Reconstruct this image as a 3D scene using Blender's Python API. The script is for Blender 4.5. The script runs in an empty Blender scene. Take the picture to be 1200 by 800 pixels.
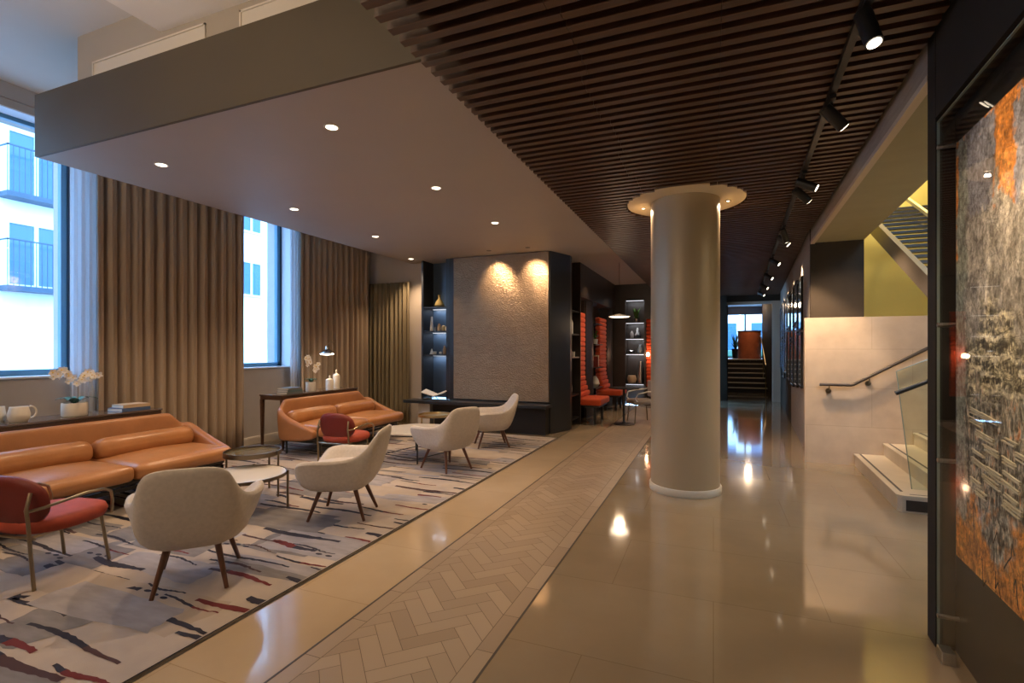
import bpy, bmesh, math, random
from mathutils import Vector, Matrix
PI = math.pi
C = bpy.context.scene.collection
rnd = random.Random(7)

# ------------------------------------------------------------------ materials
def new_mat(name):
    m = bpy.data.materials.new(name); m.use_nodes = True
    nt = m.node_tree
    return m, nt, nt.nodes['Principled BSDF']

def mat(name, col, rough=0.5, metal=0.0, var=0.0, scale=6.0, bump=0.0, bscale=60.0, stretch=(1, 1, 1),
        sheen=0.0, coat=0.0, emit=None, es=0.0, rvar=0.0, spec=0.5):
    m, nt, b = new_mat(name)
    N, L = nt.nodes, nt.links
    b.inputs['Base Color'].default_value = (*col, 1)
    b.inputs['Roughness'].default_value = rough
    b.inputs['Metallic'].default_value = metal
    b.inputs['Specular IOR Level'].default_value = spec
    if sheen: b.inputs['Sheen Weight'].default_value = sheen
    if coat:
        b.inputs['Coat Weight'].default_value = coat; b.inputs['Coat Roughness'].default_value = 0.08
    if emit:
        b.inputs['Emission Color'].default_value = (*emit, 1); b.inputs['Emission Strength'].default_value = es
    if var or bump or rvar:
        tc = N.new('ShaderNodeTexCoord'); mp = N.new('ShaderNodeMapping')
        mp.inputs['Scale'].default_value = stretch
        L.new(tc.outputs['Object'], mp.inputs['Vector'])
    if var or rvar:
        n = N.new('ShaderNodeTexNoise'); n.inputs['Scale'].default_value = scale; n.inputs['Detail'].default_value = 5
        L.new(mp.outputs[0], n.inputs['Vector'])
    if var:
        r = N.new('ShaderNodeMapRange'); r.inputs[1].default_value = .3; r.inputs[2].default_value = .7
        r.inputs[3].default_value = 1 - var; r.inputs[4].default_value = 1 + var
        L.new(n.outputs['Fac'], r.inputs[0])
        mx = N.new('ShaderNodeVectorMath'); mx.operation = 'SCALE'; mx.inputs[0].default_value = col
        L.new(r.outputs[0], mx.inputs['Scale']); L.new(mx.outputs[0], b.inputs['Base Color'])
    if rvar:
        r = N.new('ShaderNodeMapRange'); r.inputs[1].default_value = .3; r.inputs[2].default_value = .7
        r.inputs[3].default_value = max(0, rough - rvar); r.inputs[4].default_value = rough + rvar
        L.new(n.outputs['Fac'], r.inputs[0]); L.new(r.outputs[0], b.inputs['Roughness'])
    if bump:
        n2 = N.new('ShaderNodeTexNoise'); n2.inputs['Scale'].default_value = bscale; n2.inputs['Detail'].default_value = 3
        L.new(mp.outputs[0], n2.inputs['Vector'])
        bp = N.new('ShaderNodeBump'); bp.inputs['Strength'].default_value = bump; bp.inputs['Distance'].default_value = .01
        L.new(n2.outputs['Fac'], bp.inputs['Height']); L.new(bp.outputs[0], b.inputs['Normal'])
    return m

def glass_mat(name, tint=(1, 1, 1), ior=1.5, rough=0.0):
    m = bpy.data.materials.new(name); m.use_nodes = True
    nt = m.node_tree; N, L = nt.nodes, nt.links
    N.remove(N['Principled BSDF'])
    tr = N.new('ShaderNodeBsdfTransparent'); tr.inputs[0].default_value = (*tint, 1)
    gl = N.new('ShaderNodeBsdfGlossy'); gl.inputs['Roughness'].default_value = rough
    fr = N.new('ShaderNodeFresnel'); fr.inputs[0].default_value = ior
    mx = N.new('ShaderNodeMixShader')
    ge = N.new('ShaderNodeNewGeometry'); mr = N.new('ShaderNodeMapRange')       # same reflectance from both faces of the sheet
    mr.inputs[3].default_value = ior; mr.inputs[4].default_value = 1/ior
    L.new(ge.outputs['Backfacing'], mr.inputs[0]); L.new(mr.outputs[0], fr.inputs[0])
    L.new(fr.outputs[0], mx.inputs[0]); L.new(tr.outputs[0], mx.inputs[1]); L.new(gl.outputs[0], mx.inputs[2])
    L.new(mx.outputs[0], N['Material Output'].inputs[0])
    return m

def sheer_mat():
    m = bpy.data.materials.new('sheer'); m.use_nodes = True
    nt = m.node_tree; N, L = nt.nodes, nt.links
    N.remove(N['Principled BSDF'])
    tr = N.new('ShaderNodeBsdfTransparent'); d = N.new('ShaderNodeBsdfDiffuse'); t = N.new('ShaderNodeBsdfTranslucent')
    d.inputs[0].default_value = (.8, .82, .86, 1); t.inputs[0].default_value = (.8, .84, .9, 1)
    a = N.new('ShaderNodeMixShader'); a.inputs[0].default_value = .5
    b = N.new('ShaderNodeMixShader'); b.inputs[0].default_value = .75
    L.new(d.outputs[0], a.inputs[1]); L.new(t.outputs[0], a.inputs[2])
    L.new(tr.outputs[0], b.inputs[1]); L.new(a.outputs[0], b.inputs[2]); L.new(b.outputs[0], N['Material Output'].inputs[0])
    return m

WARM = (1.0, .69, .42)
M = {}
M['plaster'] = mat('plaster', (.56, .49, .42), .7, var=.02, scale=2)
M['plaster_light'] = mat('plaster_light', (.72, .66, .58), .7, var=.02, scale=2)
M['plaster_upper_shaded'] = mat('plaster_upper_shaded', (.44, .385, .32), .7, var=.02, scale=2)  # darker plaster copy, puts the upper wall's shade into its colour
M['beam_white_lit'] = mat('beam_white_lit', (.86, .80, .73), .65)  # whiter than the ceiling, so the colour carries the beam's lit look
M['fascia'] = mat('fascia', (.088, .069, .043), .6, var=.03, scale=2)
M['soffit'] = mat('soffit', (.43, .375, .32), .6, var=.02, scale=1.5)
M['wall_grey'] = mat('wall_grey', (.40, .36, .33), .7, var=.03)
M['reveal'] = mat('reveal', (.72, .78, .86), .6)
M['dark_wood'] = mat('dark_wood', (.082, .040, .025), .42, var=.28, scale=5, stretch=(.6, 12, 12), rvar=.08)
M['black'] = mat('black_void', (.012, .010, .009), .8)
M['black_paint'] = mat('black_paint', (.013, .012, .012), .35)
M['black_metal'] = mat('black_metal', (.012, .012, .013), .4)
M['charcoal'] = mat('charcoal_lacquer', (.024, .027, .033), .36)
M['navy_back'] = mat('niche_back', (.055, .085, .13), .35)
M['brown_dark'] = mat('brown_dark_panel', (.035, .026, .022), .4, var=.12)
M['bulk'] = mat('bulkhead_oak', (.33, .28, .24), .6, var=.12, scale=4, stretch=(12, 1, 12))
M['trimlight'] = mat('trim_pale', (.55, .47, .38), .5)
M['rail_brown'] = mat('rail_brown', (.06, .043, .03), .35)
M['stringer'] = mat('stringer_taupe', (.17, .145, .12), .6)
M['stairwall'] = mat('olive_plaster', (.33, .31, .20), .6, var=.04)
M['yellow'] = mat('yellow_plaster', (.80, .66, .19), .6, var=.04, scale=2)
M['darkwall'] = mat('dark_taupe', (.045, .035, .026), .8, var=.08, spec=.2)
M['stair_tread'] = mat('stair_stone', (.62, .54, .42), .4, var=.06, scale=5)
M['strip_dark'] = mat('stair_inlay', (.06, .05, .045), .5)
M['brass'] = mat('brass', (.55, .42, .22), .3, metal=1)
M['dull_brass'] = mat('dull_brass', (.34, .28, .19), .34, metal=1)
M['bronze'] = mat('bronze', (.20, .165, .12), .35, metal=1)
M['steel'] = mat('brushed_steel', (.55, .53, .50), .3, metal=1)
M['champagne'] = mat('champagne_metal', (.45, .365, .245), .42, metal=.2, var=.03, scale=3, stretch=(1, 1, .2))
M['champagne_disc'] = mat('champagne_disc', (.78, .66, .46), .55)
M['white_ring'] = mat('pale_ring', (.62, .58, .50), .5)
M['boucle'] = mat('cream_boucle', (.53, .48, .435), .9, var=.07, scale=40, bump=.25, bscale=400, sheen=.15)
M['walnut'] = mat('walnut', (.115, .045, .025), .4, var=.2, scale=8, stretch=(6, 6, 1))
M['console_wood'] = mat('console_wood', (.09, .045, .028), .3, var=.2, scale=8, stretch=(1, 8, 8))
M['console_top'] = mat('console_top', (.12, .085, .07), .12, var=.1)
M['leather'] = mat('tan_leather', (.42, .185, .07), .30, var=.12, scale=5, bump=.15, bscale=25)
M['leather_shade'] = mat('tan_leather_shell', (.39, .17, .07), .36, var=.1, scale=6, bump=.1, bscale=40)
M['red'] = mat('red_fabric', (.36, .052, .024), .7, var=.1, scale=20)
M['red_dark'] = mat('red_shell', (.16, .016, .010), .5, var=.08)
M['orange'] = mat('orange_fabric', (.62, .072, .012), .75, var=.08, scale=12, sheen=.1)
M['marble'] = mat('white_marble', (.74, .70, .64), .1, var=.06, scale=3, coat=.3)
M['tray_glass'] = mat('smoked_glass', (.13, .11, .07), .06)
M['ceramic'] = mat('cream_ceramic', (.74, .69, .60), .4, var=.04)
M['leaf'] = mat('orchid_leaf', (.03, .13, .085), .35, var=.2)
M['petal'] = mat('orchid_petal', (.93, .91, .88), .6)
M['petal_heart'] = mat('orchid_heart', (.75, .55, .15), .6)
M['stemgreen'] = mat('orchid_stem', (.09, .08, .035), .5)
M['paper'] = mat('paper', (.78, .73, .64), .7)
M['bluecover'] = mat('blue_cover', (.07, .12, .26), .5)
M['tancover'] = mat('tan_cover', (.50, .37, .24), .5)
M['greycover'] = mat('grey_cover', (.14, .16, .17), .5)
M['tealcover'] = mat('teal_cover', (.10, .16, .18), .5)
M['curtain'] = mat('curtain_taupe', (.37, .28, .20), .85, var=.04, scale=8, stretch=(1, 1, .1), sheen=.1)
M['curtain_olive'] = mat('curtain_olive', (.27, .22, .135), .85, var=.04, scale=8)
M['sheer'] = sheer_mat()
M['glass'] = glass_mat('window_glass', (.97, .985, 1))
M['railglass'] = glass_mat('rail_glass', (.90, .95, .90))
M['artglass'] = glass_mat('art_glass', (.98, .98, .97), 1.22)
M['glass_edge'] = mat('glass_edge', (.35, .45, .42), .15, metal=.3)
M['winframe'] = mat('window_frame', (.10, .27, .42), .35)
M['winframe_dark'] = mat('window_frame_dark', (.02, .05, .10), .4)
M['facade'] = mat('facade_render', (.86, .88, .90), .8, var=.02)
M['fac_glass'] = mat('facade_pane', (.05, .15, .30), .15)
M['fac_frame'] = mat('facade_frame', (.75, .82, .88), .5)
M['fac_iron'] = mat('facade_iron', (.03, .07, .12), .5)
M['asphalt'] = mat('asphalt', (.35, .37, .40), .8)
M['copper'] = mat('copper_leather', (.50, .13, .05), .4, var=.2, scale=4)
M['lens'] = mat('lamp_lens', (1, .9, .75), .5, emit=(1, .84, .62), es=6)
M['lens_soft'] = mat('lamp_diffuser', (1, .9, .8), .5, emit=(1, .86, .66), es=5)
M['led'] = mat('led_strip', (.8, .85, .9), .5, emit=(.85, .88, .95), es=1.2)
M['sconce'] = mat('sconce_bulb', (1, .7, .5), .5, emit=(1, .62, .35), es=14)
M['whitemetal'] = mat('white_metal', (.72, .70, .66), .35)
M['greyfab'] = mat('grey_fabric', (.32, .27, .24), .85, sheen=.1)
M['chrome'] = mat('chrome', (.6, .62, .66), .12, metal=1)
M['glassware'] = mat('amber_glassware', (.35, .28, .12), .08, spec=.8)
M['greenleaf'] = mat('trailing_leaf', (.08, .17, .03), .5)
M['pic_reflection'] = mat('picture_painted_reflection', (.42, .58, .78), .08, metal=.25, var=.85, scale=4, stretch=(1, 5, .5), spec=1.0)  # blue-white streaks painted in as window reflections
M['picdark'] = mat('picture_dark', (.03, .04, .055), .07, spec=1.0)

def floor_mat(name, a, bcol, rough):
    m, nt, b = new_mat(name); N, L = nt.nodes, nt.links
    tc = N.new('ShaderNodeTexCoord')
    n = N.new('ShaderNodeTexNoise'); n.inputs['Scale'].default_value = 1.3; n.inputs['Detail'].default_value = 7
    n.inputs['Roughness'].default_value = .6
    L.new(tc.outputs['Object'], n.inputs['Vector'])
    r = N.new('ShaderNodeValToRGB'); r.color_ramp.elements[0].position = .3; r.color_ramp.elements[1].position = .72
    r.color_ramp.elements[0].color = (*a, 1); r.color_ramp.elements[1].color = (*bcol, 1)
    L.new(n.outputs['Fac'], r.inputs[0])
    br = N.new('ShaderNodeTexBrick'); br.inputs['Scale'].default_value = 1
    br.offset = 0.5; br.inputs['Mortar Size'].default_value = .0025; br.inputs['Mortar Smooth'].default_value = .3
    br.inputs['Brick Width'].default_value = 1.2; br.inputs['Row Height'].default_value = .8
    br.inputs['Color1'].default_value = (1, 1, 1, 1); br.inputs['Color2'].default_value = (.96, .955, .95, 1)
    br.inputs['Mortar'].default_value = (.72, .68, .62, 1)
    L.new(tc.outputs['Object'], br.inputs['Vector'])
    mx = N.new('ShaderNodeMix'); mx.data_type = 'RGBA'; mx.blend_type = 'MULTIPLY'; mx.inputs[0].default_value = 1
    L.new(r.outputs[0], mx.inputs[6]); L.new(br.outputs['Color'], mx.inputs[7])
    L.new(mx.outputs[2], b.inputs['Base Color'])
    b.inputs['Roughness'].default_value = rough
    n3 = N.new('ShaderNodeTexNoise'); n3.inputs['Scale'].default_value = 2.2
    L.new(tc.outputs['Object'], n3.inputs['Vector'])
    bp = N.new('ShaderNodeBump'); bp.inputs['Strength'].default_value = .05; bp.inputs['Distance'].default_value = .02
    L.new(n3.outputs['Fac'], bp.inputs['Height']); L.new(bp.outputs[0], b.inputs['Normal'])
    b.inputs['Coat Weight'].default_value = .4; b.inputs['Coat Roughness'].default_value = .05
    return m
M['floor'] = floor_mat('polished_limestone', (.30, .23, .15), (.36, .28, .185), .085)

M['floor_warm'] = floor_mat('honey_limestone', (.47, .36, .24), (.54, .42, .285), .14)
def herring_mat():
    m, nt, b = new_mat('herringbone_stone'); N, L = nt.nodes, nt.links
    g = N.new('ShaderNodeNewGeometry'); r = N.new('ShaderNodeValToRGB')
    r.color_ramp.elements[0].color = (.33, .25, .175, 1); r.color_ramp.elements[1].color = (.42, .33, .24, 1)
    L.new(g.outputs['Random Per Island'], r.inputs[0]); L.new(r.outputs[0], b.inputs['Base Color'])
    b.inputs['Roughness'].default_value = .33
    return m
M['herring'] = herring_mat()
M['grout'] = mat('grout', (.16, .12, .085), .7)

def stone_wall_mat():
    m, nt, b = new_mat('limestone_cladding'); N, L = nt.nodes, nt.links
    tc = N.new('ShaderNodeTexCoord'); mp = N.new('ShaderNodeMapping'); mp.inputs['Rotation'].default_value = (PI/2, 0, 0)
    L.new(tc.outputs['Object'], mp.inputs[0])
    br = N.new('ShaderNodeTexBrick'); br.inputs['Scale'].default_value = 1; br.offset = .37
    br.inputs['Mortar Size'].default_value = .003; br.inputs['Brick Width'].default_value = 1.15; br.inputs['Row Height'].default_value = .5
    br.inputs['Color1'].default_value = (.54, .43, .315, 1); br.inputs['Color2'].default_value = (.52, .41, .30, 1)
    br.inputs['Mortar'].default_value = (.42, .33, .235, 1)
    L.new(mp.outputs[0], br.inputs['Vector'])
    n = N.new('ShaderNodeTexNoise'); n.inputs['Scale'].default_value = 5; n.inputs['Detail'].default_value = 6
    L.new(tc.outputs['Object'], n.inputs['Vector'])
    mx = N.new('ShaderNodeMix'); mx.data_type = 'RGBA'; mx.blend_type = 'OVERLAY'; mx.inputs[0].default_value = .25
    L.new(br.outputs['Color'], mx.inputs[6]); L.new(n.outputs['Fac'], mx.inputs[7]); L.new(mx.outputs[2], b.inputs['Base Color'])
    b.inputs['Roughness'].default_value = .5
    return m
M['stone'] = stone_wall_mat()

def tile_panel_mat():
    m, nt, b = new_mat('hammered_metal_tiles'); N, L = nt.nodes, nt.links
    tc = N.new('ShaderNodeTexCoord'); mp = N.new('ShaderNodeMapping'); mp.inputs['Rotation'].default_value = (PI/2, 0, 0)
    L.new(tc.outputs['Object'], mp.inputs[0])
    br = N.new('ShaderNodeTexBrick'); br.inputs['Scale'].default_value = 1; br.offset = .5
    br.inputs['Mortar Size'].default_value = .003; br.inputs['Brick Width'].default_value = .95; br.inputs['Row Height'].default_value = .475
    br.inputs['Color1'].default_value = (.34, .24, .15, 1); br.inputs['Color2'].default_value = (.31, .215, .135, 1)
    br.inputs['Mortar'].default_value = (.26, .18, .11, 1)
    L.new(mp.outputs[0], br.inputs['Vector'])
    m2 = N.new('ShaderNodeMapping'); m2.inputs['Scale'].default_value = (1, 1, 2.0); L.new(tc.outputs['Object'], m2.inputs[0])
    n = N.new('ShaderNodeTexNoise'); n.inputs['Scale'].default_value = 5; n.inputs['Detail'].default_value = 12; n.inputs['Roughness'].default_value = .8
    L.new(m2.outputs[0], n.inputs['Vector'])
    vo = N.new('ShaderNodeTexVoronoi'); vo.inputs['Scale'].default_value = 34; L.new(m2.outputs[0], vo.inputs['Vector'])
    mx = N.new('ShaderNodeMix'); mx.data_type = 'RGBA'; mx.blend_type = 'OVERLAY'; mx.inputs[0].default_value = .5
    L.new(br.outputs['Color'], mx.inputs[6]); L.new(n.outputs['Fac'], mx.inputs[7]); L.new(mx.outputs[2], b.inputs['Base Color'])
    b.inputs['Metallic'].default_value = .75; b.inputs['Roughness'].default_value = .36
    ad = N.new('ShaderNodeMath'); ad.operation = 'ADD'
    L.new(n.outputs['Fac'], ad.inputs[0]); L.new(vo.outputs['Distance'], ad.inputs[1])
    bp = N.new('ShaderNodeBump'); bp.inputs['Strength'].default_value = .6; bp.inputs['Distance'].default_value = .012
    L.new(ad.outputs[0], bp.inputs['Height']); L.new(bp.outputs[0], b.inputs['Normal'])
    return m
M['tiles'] = tile_panel_mat()

def rug_mat():
    m, nt, b = new_mat('rug_wool'); N, L = nt.nodes, nt.links
    tc = N.new('ShaderNodeTexCoord')
    n = N.new('ShaderNodeTexNoise'); n.inputs['Scale'].default_value = 2.2; n.inputs['Detail'].default_value = 6
    L.new(tc.outputs['Object'], n.inputs['Vector'])
    r = N.new('ShaderNodeValToRGB'); e = r.color_ramp.elements
    e[0].position = .35; e[0].color = (.36, .315, .29, 1); e[1].position = .62; e[1].color = (.47, .40, .345, 1)
    L.new(n.outputs['Fac'], r.inputs[0]); L.new(r.outputs[0], b.inputs['Base Color'])
    b.inputs['Roughness'].default_value = .95
    n2 = N.new('ShaderNodeTexNoise'); n2.inputs['Scale'].default_value = 250
    L.new(tc.outputs['Object'], n2.inputs['Vector'])
    bp = N.new('ShaderNodeBump'); bp.inputs['Strength'].default_value = .3; bp.inputs['Distance'].default_value = .004
    L.new(n2.outputs['Fac'], bp.inputs['Height']); L.new(bp.outputs[0], b.inputs['Normal'])
    return m
M['rug'] = rug_mat()
M['rug_grey'] = mat('rug_grey_patch', (.19, .18, .19), .95, var=.18, scale=5, stretch=(1, 3, 1))
M['rug_lilac'] = mat('rug_lilac_patch', (.30, .285, .31), .95, var=.15, scale=5, stretch=(1, 3, 1))
M['rug_sand'] = mat('rug_sand_patch', (.40, .335, .28), .95, var=.1, scale=4)
M['rug_navy'] = mat('rug_navy_stroke', (.022, .022, .042), .95)
M['rug_wine'] = mat('rug_wine_stroke', (.13, .018, .022), .95)
M['rug_plum'] = mat('rug_plum_stroke', (.06, .03, .036), .95)

def art_mat():
    m, nt, b = new_mat('abstract_paint'); N, L = nt.nodes, nt.links
    tc = N.new('ShaderNodeTexCoord'); sp = N.new('ShaderNodeSeparateXYZ'); L.new(tc.outputs['Object'], sp.inputs[0])
    def noise(s, d=6, st=(1, 1, 1), dist=0):
        mp = N.new('ShaderNodeMapping'); mp.inputs['Scale'].default_value = st; L.new(tc.outputs['Object'], mp.inputs[0])
        n = N.new('ShaderNodeTexNoise'); n.inputs['Scale'].default_value = s; n.inputs['Detail'].default_value = d
        n.inputs['Roughness'].default_value = .7; n.inputs['Distortion'].default_value = dist
        L.new(mp.outputs[0], n.inputs['Vector']); return n.outputs['Fac']
    def ramp(src, pts):
        r = N.new('ShaderNodeValToRGB'); e = r.color_ramp.elements
        e[0].position, e[0].color = pts[0][0], (*pts[0][1], 1); e[1].position, e[1].color = pts[-1][0], (*pts[-1][1], 1)
        for p, c in pts[1:-1]: q = e.new(p); q.color = (*c, 1)
        L.new(src, r.inputs[0]); return r.outputs[0]
    def maprange(src, a, bb, lo=0, hi=1):
        r = N.new('ShaderNodeMapRange'); r.inputs[1].default_value = a; r.inputs[2].default_value = bb
        r.inputs[3].default_value = lo; r.inputs[4].default_value = hi; L.new(src, r.inputs[0]); return r.outputs[0]
    def math_(op, a, bb):
        q = N.new('ShaderNodeMath'); q.operation = op
        for i, v in enumerate((a, bb)):
            if isinstance(v, (int, float)): q.inputs[i].default_value = v
            else: L.new(v, q.inputs[i])
        return q.outputs[0]
    def mix(f, a, bb):
        q = N.new('ShaderNodeMix'); q.data_type = 'RGBA'; L.new(f, q.inputs[0]); L.new(a, q.inputs[6]); L.new(bb, q.inputs[7]); return q.outputs[2]
    z = sp.outputs['Z']; y = sp.outputs['Y']          # object: y 0 = far edge .. negative towards the camera, z metres
    wob = noise(3, 4); zz = math_('ADD', z, maprange(wob, .3, .7, -.16, .16)); yy = math_('ADD', y, maprange(noise(2.5, 4), .3, .7, -.07, .07))
    grey = ramp(noise(4.5, 15, (1, 1.2, .8), .3), [(.34, (.07, .065, .055)), (.45, (.22, .21, .185)), (.53, (.36, .345, .31)), (.66, (.68, .66, .60))])
    blue = ramp(noise(6, 6), [(.35, (.13, .14, .165)), (.65, (.24, .25, .30))])
    orange = ramp(noise(8, 7), [(.3, (.20, .075, .02)), (.5, (.50, .19, .03)), (.7, (.62, .30, .07))])
    script_ = ramp(noise(6, 10, (1, 2.4, 5.5), 1.0), [(.40, (.03, .028, .022)), (.47, (.11, .105, .07)), (.52, (.32, .30, .19)), (.60, (.60, .56, .40))])
    script2 = ramp(noise(7, 9, (1, 4, 1.4), 1.2), [(.40, (.035, .035, .03)), (.48, (.15, .155, .14)), (.56, (.38, .36, .29)), (.66, (.48, .17, .05))])
    row = math_('SINE', math_('ADD', math_('MULTIPLY', z, 88), maprange(noise(3, 5, (1, 1.5, 1)), 0, 1, -7, 7)), 0)
    sq = math_('MULTIPLY', maprange(row, -.1, .7), maprange(noise(26, 6, (1, 2.2, .6), 1.0), .46, .54))
    dark_ = N.new('ShaderNodeRGB'); dark_.outputs[0].default_value = (.03, .028, .024, 1)
    bone_ = N.new('ShaderNodeRGB'); bone_.outputs[0].default_value = (.62, .59, .45, 1)
    script_ = mix(sq, script_, dark_.outputs[0])
    script_ = mix(math_('MULTIPLY', maprange(row, -.4, -.8), maprange(noise(9, 6, (1, .5, 3)), .46, .56)), script_, bone_.outputs[0])
    script2 = mix(math_('MULTIPLY', sq, maprange(noise(4, 3), .4, .5)), script2, dark_.outputs[0])
    green = ramp(noise(7, 7, (1, 3, .6)), [(.3, (.13, .15, .13)), (.6, (.26, .29, .25)), (.8, (.36, .34, .2))])
    low = mix(maprange(zz, 1.28, 1.36), script2, script_)
    c = mix(maprange(zz, 1.56, 1.66), low, grey)
    c = mix(maprange(zz, 2.10, 2.16), c, blue)
    c = mix(maprange(yy, -.13, -.10), c, green)
    c = mix(maprange(zz, .80, .72), c, orange)
    f = math_('MULTIPLY', maprange(zz, 1.95, 2.0), maprange(yy, -.035, -.02))
    c = mix(f, c, orange)
    c = mix(maprange(zz, 2.44, 2.47), c, orange)
    f2 = math_('MULTIPLY', maprange(zz, 2.10, 2.14), maprange(math_('ABSOLUTE', math_('ADD', yy, .50), 0), .10, .08))
    c = mix(f2, c, orange)
    fine = maprange(noise(34, 12, (1, 1, .8), .4), .38, .62, .45, 1.45)
    mpv = N.new('ShaderNodeMapping'); L.new(tc.outputs['Object'], mpv.inputs[0])
    nd = N.new('ShaderNodeTexNoise'); nd.inputs['Scale'].default_value = 5; nd.inputs['Detail'].default_value = 6; L.new(tc.outputs['Object'], nd.inputs['Vector'])
    va = N.new('ShaderNodeVectorMath'); va.operation = 'MULTIPLY_ADD'; L.new(nd.outputs['Color'], va.inputs[0]); va.inputs[1].default_value = (.35, .35, .35); L.new(tc.outputs['Object'], va.inputs[2])
    vo = N.new('ShaderNodeTexVoronoi'); vo.feature = 'DISTANCE_TO_EDGE'; vo.inputs['Scale'].default_value = 9; L.new(va.outputs[0], vo.inputs['Vector'])
    crack = math_('MULTIPLY', maprange(vo.outputs['Distance'], .008, .03, .62, 1), fine)
    crack = math_('MULTIPLY', crack, 1.75)
    cm = N.new('ShaderNodeVectorMath'); cm.operation = 'SCALE'; L.new(c, cm.inputs[0]); L.new(crack, cm.inputs['Scale']); c = cm.outputs[0]
    L.new(c, b.inputs['Base Color']); b.inputs['Roughness'].default_value = .75
    bn = noise(22, 9, (1, 1, 1), .5)
    bp = N.new('ShaderNodeBump'); bp.inputs['Strength'].default_value = 1.0; bp.inputs['Distance'].default_value = .03
    L.new(bn, bp.inputs['Height']); L.new(bp.outputs[0], b.inputs['Normal'])
    return m
M['art'] = art_mat()
M['impasto'] = mat('impasto_bone', (.55, .52, .40), .8, var=.15, scale=20)
M['ink'] = mat('ink_stroke', (.04, .03, .02), .8)

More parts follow.
